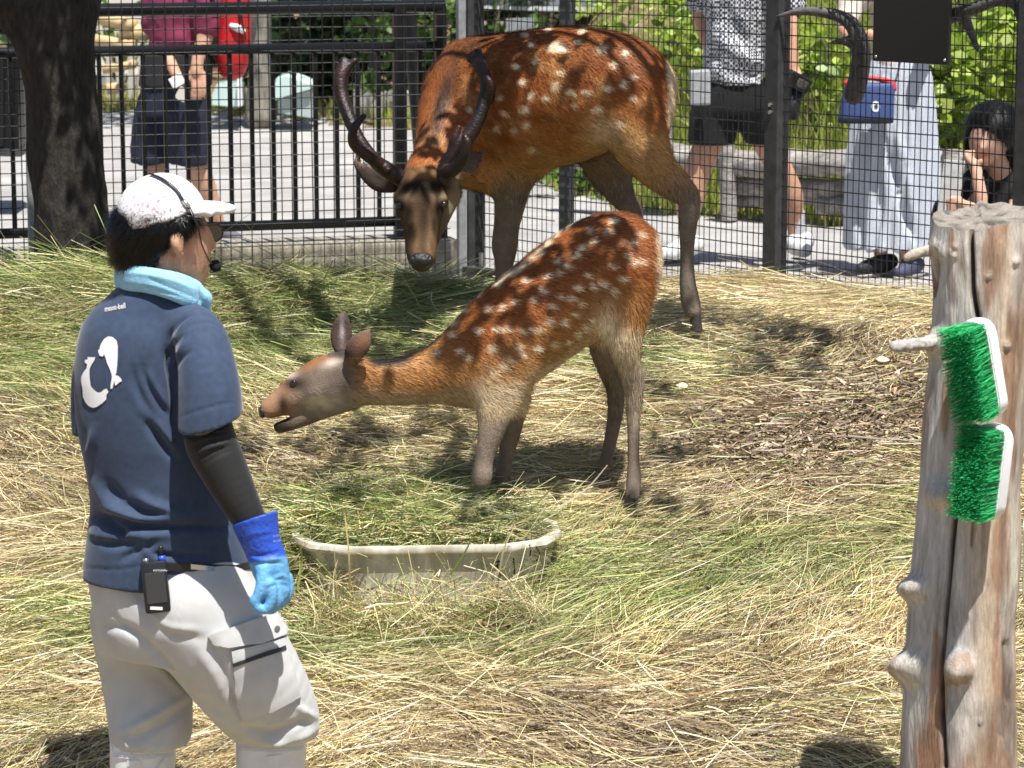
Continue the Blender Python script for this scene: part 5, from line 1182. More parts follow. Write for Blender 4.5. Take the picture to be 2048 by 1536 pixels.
# ---- tall stalks standing out of the heaps
def stalks(spec, seed, label):
    g = np.random.default_rng(seed); mb_v = []; mb_f = []; cc = []; n0 = 0
    for (x0, y0, x1, y1, Y) in spec:
        A, B = W(x0, y0, Y), W(x1, y1, Y - .03); M = (A + B) / 2 + g.normal(0, .012, 3); P = catmull([A, M, B], 4); d = B - A; s = np.cross(d, (0, 1, 0)); s /= np.linalg.norm(s) + 1e-9
        w = np.linspace(.0034, .0016, len(P)); col = (STRAW if g.random() < .5 else GREEN)[g.integers(0, 5)]
        for i, q in enumerate(P): mb_v += [q - s * w[i], q + s * w[i]]; cc += [col, col]
        mb_f += [(n0 + 2 * i, n0 + 2 * i + 1, n0 + 2 * i + 3, n0 + 2 * i + 2) for i in range(len(P) - 1)]; n0 += 2 * len(P)
    return obj('hay_stalks', np.array(mb_v), np.array(mb_f), m_straw, None, True, colors=np.array(cc), label=label, cat='hay', kind='stuff')
stalks([(118, 590, 170, 520, 11.0), (250, 570, 163, 515, 11.0), (160, 565, 205, 520, 11.05), (575, 520, 745, 600, 10.9), (730, 610, 690, 470 + 40, 10.8), (740, 690, 742, 505, 10.6), (840, 600, 805, 500 + 60, 10.6), (760, 590, 960, 515, 10.8), (620, 600, 560, 560, 10.9), (855, 640, 800, 545, 10.4), (980, 575, 860, 600, 10.5), (690, 735, 620, 610, 10.2), (50, 690, 130, 600, 10.6), (20, 640, 90, 560, 10.7), (480, 760, 500, 640, 10.0), (1110, 1020, 1215, 930, 8.4), (1030, 1060, 1120, 960, 8.35), (620, 1030, 640, 960, 8.3), (700, 1180, 690, 1030, 7.9), (815, 1060, 860, 960, 8.3), (900, 1150, 950, 1060, 7.9), (1000, 1140, 1030, 1050, 7.9), (595, 1180, 600, 1090, 7.85)], 81, 'single hay stalks standing up out of the hay')
def litter(spots):
    for (x, y, Y, r, col) in spots:
        P = W(x, y, Y); P[2] = gz(P[0], P[1]) + .035; g = np.random.default_rng(int(x)); n = 9; a = np.linspace(0, 6.28, n, endpoint=False); rr = r * (.7 + .5 * g.random(n))
        V = np.array([P + np.array([math.cos(t) * q, math.sin(t) * q * .8, math.sin(t) * .006]) for t, q in zip(a, rr)] + [P + np.array([0, 0, .012])])
        obj('leaf', V, [(i, (i + 1) % n, n) for i in range(n)], mat('dry leaf', (.72, .64, .42), .8, trans=.2), None, label=col, cat='leaf')
litter([(1765, 722, 9.75, .022, 'pale dry leaf on the straw next to the stump\'s branch stub'), (1365, 776, 9.5, .022, 'pale dry leaf on the straw beside the doe\'s hind legs')])
# ---- dark tree trunk in the pen and its crown overhead
f = Field((-2.65, 11.0, -.02), (-1.35, 12.0, 2.9), .014); YT = 11.5
def TC(rows, k=.05, **kw): P, r = limb(rows); f.chain(P, r, 1, k, **kw)
TC([(152, 640, YT, 94), (150, 580, YT, 80), (144, 480, YT, 75), (136, 360, YT, 74), (128, 250, YT, 73), (120, 160, YT, 73), (118, 80, YT, 72), (130, 0, YT, 74), (150, -120, YT, 66), (175, -300, YT, 60), (200, -420, YT, 55)])
TC([(112, 130, YT, 60), (70, 60, YT, 52), (10, 0, YT, 48), (-60, -60, YT, 44), (-130, -150, YT, 40)]); TC([(95, 620, YT, 40), (70, 680, YT - .1, 20)]); TC([(200, 620, YT - .05, 38), (225, 680, YT - .15, 18)])
V, Q = f.mesh(1); V = V + normals(V, Q) * ((noise3(V * np.array([1, 1, .3]), 18, 3) - .5) * .035)[:, None]
tb = W(150, 600, YT); tree = thing('tree', 'dark barked tree with forked trunk standing in front of the wire fence', 'tree', (tb[0], tb[1], gz(tb[0], tb[1])))
m_bark = mat('dark bark', (.032, .027, .023), .95, var=.5, vscale=9, bump=1.0, bscale=40, stretch=(2, 2, .7))
obj('trunk', V, Q, m_bark, tree)
def leaves(n, centers, radii, size, pal, seed, flat=.5):
    g = np.random.default_rng(seed); k = g.integers(0, len(centers), n); c = np.asarray(centers)[k]; r = np.asarray(radii)[k]
    u = g.normal(size=(n, 3)); u /= np.linalg.norm(u, axis=1)[:, None]; P = c + u * (g.random(n) ** .45)[:, None] * r
    a = g.normal(size=(n, 3)); a[:, 2] *= flat; a /= np.linalg.norm(a, axis=1)[:, None]; b = np.cross(a, g.normal(size=(n, 3))); b /= np.linalg.norm(b, axis=1)[:, None] + 1e-9
    s = size * g.uniform(.6, 1.3, n)[:, None]; a = a * s; b = b * s * .32; nn = np.cross(a, b); nn /= np.linalg.norm(nn, axis=1)[:, None] + 1e-9
    V = np.stack([P, P + a * .35 + b, P + a * .75 + b * .7, P + a, P + a * .75 - b * .7, P + a * .35 - b], 1); V[:, 1:5] -= nn[:, None, :] * s[:, None, :] * .05
    F = (np.arange(n) * 6)[:, None, None] + np.array([[0, 1, 2, 3], [0, 3, 4, 5]])[None]
    return V.reshape(-1, 3), F.reshape(-1, 4), np.repeat(pick(pal, n, g), 6, 0)
LEAF = np.array([(.07, .13, .025), (.10, .17, .03), (.05, .10, .02), (.13, .20, .05)]); m_leaf = mat('leaf', (.1, .18, .04), .5, attr='col', trans=.4)
cen = [(.95, 7.8, 2.8), (-1.3, 10.75, 2.9), (-1.15, 10.65, 3.3), (-1.45, 10.85, 2.7), (-1.2, 10.7, 3.1), (-1.7, 10.6, 3.2), (.55, 9.55, 2.9), (1.0, 9.3, 3.0), (.15, 9.75, 3.0), (1.3, 9.15, 3.2), (.8, 8.0, 2.9), (.35, 8.05, 2.95), (-2.2, 10.9, 3.4), (-.75, 10.3, 3.2), (-.3, 9.9, 3.3), (-1.9, 11.6, 4.0), (-1.0, 11.2, 3.9), (-.2, 10.9, 3.8), (-2.6, 11.2, 3.5), (1.7, 8.7, 3.3), (-1.7, 9.7, 3.0), (.1, 9.0, 3.1)]
cen = [(a - .29, b + .02, c) for a, b, c in cen]
gc_ = np.random.default_rng(92); sub_ = [np.array(c) + gc_.normal(0, 1, 3) * np.array([.30, .26, .2]) for c in cen for _ in range(5)]
V, F, C = leaves(4500, sub_, [(.16, .15, .12)] * len(sub_), .075, LEAF, 91); obj('crown', V, F, m_leaf, tree, True, colors=C)
mb = MB()
top = np.array([-1.62, 11.5, 2.6])
for c in cen: mb.tube(catmull([top + np.array([0, 0, -.1]), (top + np.array(c)) / 2 + np.array([0, 0, .25]), np.array(c)], 5), np.linspace(.045, .008, 11), 6)
mb.obj('branches', m_bark, tree, True)
# ================================================================== visitors behind the fences
def fig(lo_hi, h): 
    global f
    f = Field(lo_hi[0], lo_hi[1], h); return f
def mk(name, m, parent, it=2, extra=None, **kw):
    V, Q = f.mesh(it)
    if extra is not None: V = extra(V, Q)
    return obj(name, V, Q, m, parent, **kw), V, Q
def head(cx, cy, Y, r, parent, hairlen, face, tilt=0.0):
    pass
# ---- walker in burgundy shirt with a red backpack
YW = 15.6; wf = W(385, 488, YW); walker = thing('person', 'person in burgundy shirt and navy shorts walking past with a white phone', 'person', (wf[0], wf[1], g_out(np.array([wf[0]]), np.array([wf[1]]))[0]))
gw = float(walker.location[2])
fig(box_of(220, -170, 540, 510, 15.2, 16.0), .011)
KC([(355, -110, YW, 34), (360, -80, YW - .02, 30)], 1.1, .02); KC([(358, -60, YW, 20), (362, -30, YW, 26)], 1, .03); KC([(360, -10, YW, 42), (358, 60, YW, 44), (352, 130, YW, 42), (345, 180, YW, 42)], .7, .05)
KC([(408, -10, 15.45, 24), (412, 40, 15.42, 20), (408, 80, 15.40, 17), (396, 118, 15.36, 13), (393, 145, 15.34, 13)], 1, .03)
KC([(318, -5, 15.7, 20), (312, 50, 15.66, 16), (330, 100, 15.5, 13), (352, 148, 15.36, 11), (358, 158, 15.33, 9)], 1, .03)
KC([(320, 200, 15.65, 30), (312, 300, 15.66, 25), (308, 350, 15.62, 21), (303, 400, 15.62, 21), (300, 465, 15.62, 12)], 1, .03); KC([(372, 200, 15.57, 30), (384, 300, 15.57, 25), (402, 350, 15.57, 23), (418, 400, 15.6, 21), (440, 460, 15.64, 12)], 1, .03)
for k in range(4): KC([(386 + k * 7, 148, 15.34, 6), (386 + k * 8, 175, 15.32, 5), (384 + k * 8, 198 - 2 * abs(k - 1), 15.32, 4)], 1, .004)
KC([(382, 145, 15.35, 6), (372, 165, 15.33, 5), (366, 180, 15.33, 4)], 1, .005)
mk('body', m_skin, walker)
fig(box_of(250, -60, 480, 130, 15.2, 16.0), .011); f.loft(lrows([(-40, 325, 395, 35), (-22, 305, 415, 45), (0, 300, 425, 58), (50, 298, 425, 60), (100, 296, 420, 60), (112, 296, 418, 60)], YW, 60), k=0)
KC([(410, -8, 15.46, 30), (414, 25, 15.43, 28), (412, 56, 15.42, 27)], 1, .03); KC([(312, -5, 15.7, 28), (308, 50, 15.7, 25)], 1, .03); f.cut(W(410, 62, 15.4), (0, 0, -1)) if False else None
m_burg = mat('burgundy cotton', (.20, .025, .065), .85, var=.15, vscale=20, bump=.2, bscale=200)
mk('shirt', m_burg, walker, extra=lambda V, Q: V + normals(V, Q) * ((noise3(V, 14, 2) - .5) * .03)[:, None])
m_navy = mat('dark navy cotton', (.014, .018, .035), .8, var=.3, vscale=15)
fig(box_of(240, 90, 460, 345, 15.2, 16.0), .011); f.loft(lrows([(95, 286, 424, 62), (140, 280, 425, 64), (172, 277, 424, 66)], YW, 62), k=0); mk('vest', mat('black vest', (.018, .018, .02), .8), walker)
fig(box_of(240, 140, 460, 345, 15.2, 16.0), .011); f.loft(lrows([(150, 284, 420, 60), (200, 280, 420, 62), (230, 276, 420, 60)], YW, 60), k=0)
KC([(318, 210, 15.66, 46), (312, 270, 15.66, 48), (308, 318, 15.66, 46)], 1, .01); KC([(372, 210, 15.54, 46), (376, 270, 15.54, 46), (378, 318, 15.54, 42)], 1, .01); f.cut(W(340, 327, 15.6), (0, 0, -1)); mk('shorts', m_navy, walker, extra=lambda V, Q: V + normals(V, Q) * ((noise3(V * np.array([1, 1, .4]), 18, 2) - .5) * .03)[:, None])
for rows in ([(438, 455, 15.64, 14), (452, 468, 15.62, 14), (476, 476, 15.6, 10)], [(300, 466, 15.62, 14), (318, 478, 15.6, 13), (338, 482, 15.58, 9)]):
    fig(box_of(270, 420, 520, 505, 15.4, 15.9), .008); KC(rows, 1, .02); f.cut((0, 0, gw), (0, 0, -1)); mk('shoe', mat('grey shoe', (.10, .10, .11), .7), walker)
fig(box_of(300, -165, 420, -50, 15.3, 15.9), .01); KC([(352, -120, 15.62, 38), (350, -100, 15.65, 36)], 1.1, .02); mk('hair', m_hair, walker)
bp = thing('backpack', 'bright red backpack with black straps on the walking person', 'backpack', W(467, 155, YW))
fig(box_of(400, -60, 530, 170, 15.3, 15.95), .011); f.loft(lrows([(-50, 440, 490, 40), (-20, 430, 500, 55), (50, 432, 502, 58), (110, 430, 500, 58), (145, 440, 490, 48), (157, 452, 480, 30)], 15.66, 55), k=0, p=2.6); mk('pack', mat('red nylon', (.55, .015, .02), .55, var=.12, vscale=25, bump=.2, bscale=120), bp)
MB().tube(catmull([W(400, -30, 15.4), W(424, -10, 15.38), W(430, 50, 15.40), W(432, 100, 15.45)], 4), .022, 8, flat=.3).obj('strap', m_plastic, bp, True); MB().tube(catmull([W(478, -20, 15.5), W(484, 40, 15.49), W(492, 80, 15.52)], 4), .014, 8, flat=.4).obj('strap', m_plastic, bp, True)
fig(box_of(440, 35, 510, 80, 15.4, 15.6), .006); KC([(463, 52, 15.50, 6), (475, 56, 15.49, 8), (486, 62, 15.50, 6)], .6, .01); mk('white_patch', m_white, bp)
obj('phone', *(lambda b: (np.concatenate(b.v), b.f))(MB().box(W(354, 162, 15.3), (.075, .012, .06), Rz(.2) @ Ry(-.5), bevel=.003)), m_white, None, False, label='white phone held at the waist by the walking person', cat='phone')
obj('paper', *(lambda b: (np.concatenate(b.v), b.f))(MB().box(W(364, 188, 15.29), (.055, .004, .07), Rz(.1) @ Ry(.5))), mat('cream paper', (.6, .56, .48), .8), None, False, label='cream folded paper hanging from the walking person\'s hand', cat='paper')
# ---- man in checked shirt with a camera
YM = 14.2; mf = W(1470, 522, YM); man = thing('person', 'person in black-and-white checked shirt and black shorts holding a camera', 'person', (mf[0], mf[1], g_out(np.array([mf[0]]), np.array([mf[1]]))[0])); gm = float(man.location[2]) + .012
fig(box_of(1290, -230, 1660, 540, 13.75, 14.6), .010)
KC([(1490, -175, YM, 36), (1486, -140, YM - .04, 32)], 1.1, .02); KC([(1490, -120, YM, 22), (1485, -90, YM, 28)], 1, .03); KC([(1480, -50, YM, 46), (1470, 40, YM, 48), (1468, 150, YM, 46), (1468, 195, YM, 44)], .7, .05)
KC([(1540, -70, 14.1, 26), (1572, 0, 14.05, 22), (1578, 60, 13.98, 18), (1582, 110, 13.94, 15), (1584, 145, 13.92, 14)], 1, .03); KC([(1415, -70, 14.25, 24), (1400, 10, 14.3, 20), (1420, 90, 14.3, 16), (1450, 150, 14.3, 14)], 1, .03)
KC([(1428, 220, 14.2, 36), (1418, 280, 14.2, 30), (1392, 350, 14.2, 27), (1380, 400, 14.2, 28), (1374, 450, 14.2, 17), (1372, 490, 14.2, 13)], 1, .03); KC([(1508, 220, 14.2, 34), (1532, 285, 14.22, 27), (1560, 340, 14.25, 26), (1578, 390, 14.28, 28), (1588, 440, 14.3, 18), (1592, 480, 14.3, 13)], 1, .03)
for k in range(4): KC([(1578 + k * 6, 142, 13.91, 6), (1582 + k * 6, 156, 13.88, 5.5), (1580 + k * 6, 168, 13.88, 5)], 1, .004)
KC([(1574, 138, 13.92, 6), (1566, 152, 13.9, 5)], 1, .004)
V, Q = f.mesh(2); obj('body', V, Q, m_skin, man)
# checked cloth: woven checks as a procedural pattern
def checks(name, ca, cb, scale):
    m = mat(name, ca, .85); n = m.node_tree.nodes; l = m.node_tree.links; tc = n.new('ShaderNodeTexCoord'); ck = n.new('ShaderNodeTexChecker'); ck.inputs['Scale'].default_value = scale; ck.inputs[1].default_value = (*ca, 1); ck.inputs[2].default_value = (*cb, 1)
    l.new(tc.outputs['Object'], ck.inputs['Vector']); l.new(ck.outputs['Color'], n['Principled BSDF'].inputs['Base Color']); return m
fig(box_of(1370, -140, 1620, 185, 13.8, 14.6), .010); f.loft(lrows([(-110, 1450, 1520, 35), (-92, 1420, 1550, 48), (-60, 1408, 1552, 60), (0, 1406, 1546, 64), (60, 1412, 1540, 62), (110, 1406, 1536, 64), (150, 1408, 1530, 66), (166, 1415, 1530, 66)], YM, 62), k=0)
KC([(1545, -70, 14.1, 34), (1570, -20, 14.06, 33), (1578, 8, 14.04, 34)], 1, .03); KC([(1412, -70, 14.25, 32), (1402, 0, 14.3, 30)], 1, .03)
mk('shirt', checks('checked cotton', (.66, .67, .70), (.05, .05, .055), 78), man, extra=lambda V, Q: folds(V + normals(V, Q) * ((noise3(V, 12, 2) - .5) * .03)[:, None], Q, [([(1440, 0), (1480, 70), (1530, 110)], -.02, 14), ([(1425, 60), (1480, 110), (1530, 130)], .02, 14), ([(1420, 120), (1470, 150), (1520, 150)], -.012, 10)]))
fig(box_of(1350, 140, 1600, 310, 13.8, 14.6), .010); f.loft(lrows([(155, 1412, 1536, 60), (200, 1390, 1545, 62), (225, 1386, 1545, 60)], YM, 60), k=0); KC([(1432, 215, 14.2, 50), (1424, 270, 14.2, 48), (1422, 300, 14.2, 46)], 1, .01); KC([(1504, 215, 14.2, 46), (1526, 262, 14.22, 42), (1536, 300, 14.22, 38)], 1, .01); f.cut(W(1470, 288, YM), (0, 0, -1)); mk('shorts', mat('black cotton', (.010, .010, .011), .8), man)
for (sx, sy, sY, tx, ty) in ((1376, 495, 14.2, 1326, 508), (1596, 488, 14.3, 1612, 500)):
    fig(box_of(sx - 90, 420, sx + 70, 545, sY - .3, sY + .3), .006); KC([(sx - 4, 425 + (sx > 1500) * 0, sY, 17), (sx, sy - 12, sY, 15)], 1, .01); mk('sock', mat('grey sock', (.48, .48, .50), .9, bump=.3, bscale=200), man)
    fig(box_of(sx - 90, 440, sx + 70, 560, sY - .3, sY + .3), .006); KC([(sx + 14, sy - 6, sY, 19), (sx - 6, sy, sY - .02, 21), (tx + (sx - tx) * .3, ty - 2, sY - .06, 17), (tx, ty, sY - .08, 12)], 1, .02); f.cut((0, 0, gm + .022), (0, 0, -1)); sh, V, Q = mk('shoe', mat('white trainer', (.62, .62, .62), .6, var=.25, vscale=14), man)
    fig(box_of(sx - 95, 440, sx + 75, 560, sY - .3, sY + .3), .006); KC([(sx + 16, sy + 4, sY, 20), (sx - 6, sy + 10, sY - .02, 21), (tx, ty + 8, sY - .08, 14)], 1, .02); f.cut((0, 0, gm + .026), (0, 0, 1)); f.cut((0, 0, gm + .002), (0, 0, -1)); mk('sole', mat('black sole', (.02, .02, .02), .7), man)
fig(box_of(1430, -235, 1550, -80, 13.9, 14.5), .010); KC([(1492, -185, 14.22, 40), (1494, -160, 14.26, 38)], 1.1, .02); mk('hair', m_hair, man)
MB().tube([W(1574, 92, 13.94), W(1592, 96, 13.93), W(1594, 100, 14.0), W(1576, 96, 14.0), W(1574, 92, 13.94)], .012, 6).obj('watch', m_plastic, man, True)
cb = thing('camera', 'black camera with long lens hanging from the hand of the checked-shirt person', 'camera', W(1592, 238, 13.88))
MB().box(W(1596, 163, 13.86), (.115, .07, .075), Ry(.5) @ Rz(.3), bevel=.008).obj('camera_body', m_plastic, cb); MB().tube([W(1594, 178, 13.87), W(1586, 206, 13.87), W(1584, 209, 13.87), W(1580, 236, 13.88)], [.034, .036, .042, .042], 16).obj('lens', mat('lens barrel', (.018, .018, .019), .5, bump=.3, bscale=80), cb, True); MB().box(W(1604, 168, 13.82), (.055, .012, .04), Ry(.5) @ Rz(.3), bevel=.003).obj('screen', m_lens, cb)
pc = thing('pouch', 'pale grey rectangular pouch hanging at the hip of the checked-shirt person', 'pouch', W(1400, 210, 14.0))
MB().box(W(1400, 175, 14.02), (42 * .00249, .03, 70 * .00249), Ry(-.04), bevel=.012).obj('casing', mat('grey vinyl', (.36, .37, .38), .5, var=.15, vscale=25), pc)
# ---- woman in the long skirt
YQ = 13.73; qf = W(1785, 548, YQ); lady = thing('person', 'person in long pale blue skirt standing behind the black board', 'person', (qf[0], qf[1], g_out(np.array([qf[0]]), np.array([qf[1]]))[0])); gq = float(lady.location[2]) + .012
fig(box_of(1640, -200, 1900, 570, 13.3, 14.2), .010); KC([(1800, -135, YQ, 36), (1798, -100, YQ - .03, 31)], 1.1, .02); KC([(1800, -80, YQ, 20), (1798, -55, YQ, 25)], 1, .03); KC([(1798, -20, YQ, 40), (1795, 60, YQ, 38), (1795, 130, YQ, 38), (1792, 190, YQ + .01, 42)], .7, .05)
KC([(1745, -40, 13.68, 22), (1700, 10, 13.6, 19), (1690, 60, 13.52, 15), (1720, 80, 13.46, 13), (1740, 70, 13.42, 12)], 1, .03); KC([(1850, -40, 13.7, 22), (1868, 30, 13.66, 18), (1850, 80, 13.5, 14)], 1, .03)
KC([(1772, 210, 13.74, 32), (1764, 350, 13.74, 26), (1762, 450, 13.7, 20), (1760, 515, 13.7, 12)], 1, .03); KC([(1812, 210, 13.74, 32), (1812, 350, 13.72, 26), (1808, 450, 13.66, 20), (1812, 520, 13.65, 12)], 1, .03)
mk('body', m_skin, lady)
fig(box_of(1640, -70, 1900, 145, 13.3, 14.2), .010); f.loft(lrows([(-50, 1770, 1826, 30), (-38, 1745, 1850, 42), (0, 1740, 1852, 50), (70, 1744, 1850, 48), (128, 1738, 1856, 52), (136, 1738, 1858, 54)], YQ, 50), k=0); KC([(1745, -36, 13.68, 28), (1708, 5, 13.62, 27), (1694, 35, 13.56, 25)], 1, .02); KC([(1852, -36, 13.7, 27), (1868, 20, 13.66, 24)], 1, .02); mk('blouse', mat('beige blouse', (.55, .49, .40), .85), lady, extra=lambda V, Q: V + normals(V, Q) * ((noise3(V, 16, 2) - .5) * .03)[:, None])
fig(box_of(1660, 105, 1905, 500, 13.25, 14.2), .009); f.loft(lrows([(118, 1742, 1852, 52), (150, 1728, 1862, 58), (200, 1712, 1868, 62), (300, 1696, 1874, 68), (400, 1692, 1876, 74), (492, 1690, 1876, 80)], YQ, 60), k=0)
def pleat(V, Q):
    N = normals(V, Q); c = W(1785, 300, YQ); a = np.arctan2(V[:, 1] - c[1], V[:, 0] - c[0]); p_ = px(V)
    w = sstep(115, 330, p_[:, 1]); d = .012 * w * np.sin(a * 17 + noise3(V * np.array([1, 1, .5]), 4, 2) * 5) + .004 * np.sin(a * 41)
    V = V + N * d[:, None]; return folds(V, Q, [([(1765, 270), (1790, 350), (1810, 430), (1830, 480)], -.035, 8), ([(1790, 250), (1812, 340), (1825, 430)], .02, 8), ([(1745, 320), (1760, 400), (1765, 480)], -.02, 9), ([(1705, 330), (1715, 420), (1722, 480)], -.02, 8)])
m_skirt = mat('pale blue cotton', (.47, .50, .56), .85, var=.08, vscale=40, bump=.2, bscale=300); mk('skirt', m_skirt, lady, extra=pleat)
for (sx, sy, sY, tx, ty, c_) in ((1765, 527, 13.7, 1722, 537, (.02, .02, .024)), (1818, 533, 13.64, 1798, 545, (.05, .055, .10))):
    fig(box_of(sx - 70, 480, sx + 60, 580, sY - .3, sY + .3), .006); KC([(sx + 16, sy - 4, sY, 16), (sx, sy, sY - .02, 19), (tx + 10, ty - 3, sY - .08, 14), (tx, ty, sY - .11, 10)], 1, .02); f.cut((0, 0, gq + .02), (0, 0, -1)); mk('shoe', mat('dark shoe%d' % sx, c_, .7), lady)
    fig(box_of(sx - 75, 490, sx + 65, 590, sY - .3, sY + .3), .006); KC([(sx + 18, sy + 5, sY, 17), (sx, sy + 8, sY - .02, 19), (tx, ty + 6, sY - .11, 12)], 1, .02); f.cut((0, 0, gq + .022), (0, 0, 1)); f.cut((0, 0, gq + .002), (0, 0, -1)); mk('sole', mat('pale sole', (.45, .44, .42), .7), lady)
fig(box_of(1740, -195, 1860, -20, 13.4, 14.1), .010); KC([(1802, -145, 13.76, 40), (1804, -100, 13.8, 36), (1802, -50, 13.82, 30)], 1.1, .02); mk('hair', m_hair, lady)
sb = thing('shoulder_bag', 'blue shoulder bag with red zip top hanging in front of the pale skirt', 'bag', W(1735, 248, 13.48))
fig(box_of(1660, 140, 1810, 260, 13.3, 13.65), .006); f.loft(lrows([(246, 1676, 1786, 22), (236, 1677, 1787, 24), (200, 1682, 1788, 22), (172, 1690, 1790, 18), (166, 1692, 1788, 14)], 13.5, 22), k=0, p=3.2); V, Q = f.mesh(1); p = px(V)
C = lerp(np.tile([.045, .075, .20], (len(V), 1)), np.array([.015, .018, .03]), sstep(234, 238, p[:, 1])); bgo = obj('pouch', V, Q, mat('bag nylon', (.05, .07, .2), .6, attr='col', bump=.2, bscale=150), sb, colors=C); tbg = bvh(V, Q)
fig(box_of(1670, 140, 1810, 185, 13.3, 13.65), .006); KC([(1692, 166, 13.50, 6), (1715, 157, 13.49, 5), (1750, 157, 13.49, 5), (1782, 166, 13.50, 7), (1788, 178, 13.49, 6)], 1.3, .005); mk('zip_top', mat('red trim', (.5, .03, .03), .6), sb)
MB().tube(catmull([W(1786, 180, 13.5), W(1797, 140, 13.5), W(1815, 60, 13.5), W(1840, -40, 13.66)], 5), .012, 6, flat=.3).obj('strap', mat('grey strap', (.10, .10, .11), .7), sb, True)
try: patch('emblem', [(1751 + 9 * math.cos(a), 213 + 11 * math.sin(a)) for a in np.linspace(0, 6.28, 14)[:-1]], tbg, m_white, bgo, 4, .002); patch('emblem_centre', [(1752 + 4 * math.cos(a), 213 + 5 * math.sin(a)) for a in np.linspace(0, 6.28, 10)[:-1]], tbg, mat('bag dark', (.03, .05, .14), .6), bgo, 4, .004)
except Exception as e: print('emblem', e)
# ---- crouching woman with chin on hand
YC = 12.0; cf = W(1985, 660, YC); kid = thing('person', 'person with black fringe crouching by the fence, chin propped on one hand', 'person', (cf[0], cf[1], g_out(np.array([cf[0]]), np.array([cf[1]]))[0])); gc = float(kid.location[2]) + .012
fig(box_of(1840, 180, 2130, 680, 11.5, 12.6), .0075); sC = mpp(260, YC)
f.ell(W(1984, 258, 12.02), np.array([48, 50, 54]) * sC); f.ell(W(1974, 284, 11.97), np.array([36, 36, 40]) * sC, k=.03); KC([(1972, 312, 11.95, 17), (1970, 322, 11.94, 12)], 1.1, .02); KC([(1968, 284, 11.905, 5), (1965, 296, 11.893, 6)], 1, .012)
KC([(1968, 309, 11.915, 5), (1975, 310, 11.917, 5)], .7, .004)
KC([(1990, 320, 12.03, 22), (1996, 345, 12.06, 30)], 1, .03); KC([(2002, 385, 12.13, 44), (2010, 470, 12.2, 50), (2015, 560, 12.3, 52)], .75, .05)
KC([(1955, 365, 12.02, 22), (1952, 400, 11.92, 20), (1964, 440, 11.85, 15), (1962, 400, 11.82, 14), (1954, 350, 11.85, 12), (1950, 330, 11.88, 13)], 1, .015, sub=6)
for k in range(4): KC([(1944 + k * 3, 328, 11.86 + k * .016, 7), (1934 + k * 3, 316, 11.86 + k * .016, 6), (1932 + k * 5, 304, 11.87 + k * .014, 5)], 1, .004)
KC([(1954, 330, 11.86, 7), (1962, 322, 11.85, 5)], 1, .004)
KC([(2042, 375, 12.05, 22), (2030, 425, 11.9, 18), (1990, 432, 11.8, 15), (1935, 415, 11.75, 13), (1915, 405, 11.73, 11)], 1, .02)
for k in range(4): KC([(1920, 398 + k * 7, 11.73, 6), (1904, 396 + k * 8, 11.72, 5), (1896, 400 + k * 8, 11.72, 4.5)], 1, .004)
KC([(2000, 560, 12.2, 50), (1950, 500, 11.9, 40), (1930, 470, 11.78, 32), (1945, 560, 11.9, 26), (1950, 640, 11.95, 16)], 1, .03); KC([(2040, 560, 12.2, 50), (2040, 500, 11.9, 40), (2040, 475, 11.78, 32), (2040, 560, 11.9, 26), (2040, 640, 11.95, 16)], 1, .03)
V, Q = f.mesh(2); p = px(V); C = np.tile([.54, .33, .24], (len(V), 1)); C = lerp(C, np.array([.50, .10, .09]), blob(p, 1971, 310, 9, 4) * (V[:, 1] < 11.94)); C = lerp(C, np.array([.03, .02, .02]), np.clip(blob(p, 1955, 278, 9, 4) + blob(p, 1985, 276, 9, 4), 0, 1) * (V[:, 1] < 12.0) * .95); C = lerp(C, np.array([.05, .03, .025]), (blob(p, 1954, 267, 8, 1.6) + blob(p, 1985, 265, 8, 1.6)) * .6 * (V[:, 1] < 11.97))
obj('body', V, Q, mat('skin tinted', (.5, .3, .2), .55, attr='col', spec=.35), kid, colors=C)
fig(box_of(1880, 190, 2100, 345, 11.6, 12.4), .006); f.ell(W(1988, 252, 12.03), np.array([56, 66, 52]) * sC); KC([(2020, 270, 12.05, 26), (2026, 310, 12.06, 22), (2024, 335, 12.06, 14)], 1, .03); KC([(1944, 265, 12.0, 13), (1936, 300, 12.0, 9), (1938, 325, 12.0, 5)], 1, .02)
f.ell(W(1972, 298, 11.88), np.array([33, 55, 38]) * sC, op='sub', k=.008); _, V, Q = mk('hair', m_hair, kid, extra=lambda V, Q: V + normals(V, Q) * ((noise3(V * np.array([1, 1, .25]), 40, 2) - .5) * .012)[:, None])
fur('hair_strands', V, Q, np.tile([.008, .007, .007], (len(V), 1)), kid, 5000, .06, .0016, lambda P, N: np.tile(np.array([-.05, -.1, -1.0]), (len(P), 1)), MATS['hair strand'], .15, None, 12, .15)
fig(box_of(1880, 325, 2120, 600, 11.6, 12.7), .0085); f.loft(lrows([(334, 1965, 2034, 44), (348, 1945, 2058, 54), (385, 1938, 2070, 62), (440, 1940, 2075, 66), (520, 1945, 2078, 66), (580, 1945, 2080, 66)], 12.12, 50), k=0); KC([(1952, 362, 12.02, 28), (1945, 392, 11.95, 27)], 1, .02); KC([(2048, 370, 12.05, 28), (2044, 405, 11.96, 26)], 1, .02); mk('top', mat('black cotton', (.010, .010, .011), .8), kid)
fig(box_of(1880, 420, 2120, 690, 11.5, 12.7), .0085); KC([(2000, 575, 12.22, 56), (1950, 505, 11.9, 45), (1930, 474, 11.79, 37), (1944, 560, 11.9, 32), (1950, 645, 11.95, 22)], 1, .02); KC([(2045, 575, 12.22, 56), (2042, 505, 11.9, 45), (2042, 478, 11.79, 37), (2042, 560, 11.9, 32), (2042, 645, 11.95, 22)], 1, .02); f.cut((0, 0, gc + .05), (0, 0, -1)); mk('trousers', mat('black jeans', (.014, .014, .016), .8), kid)
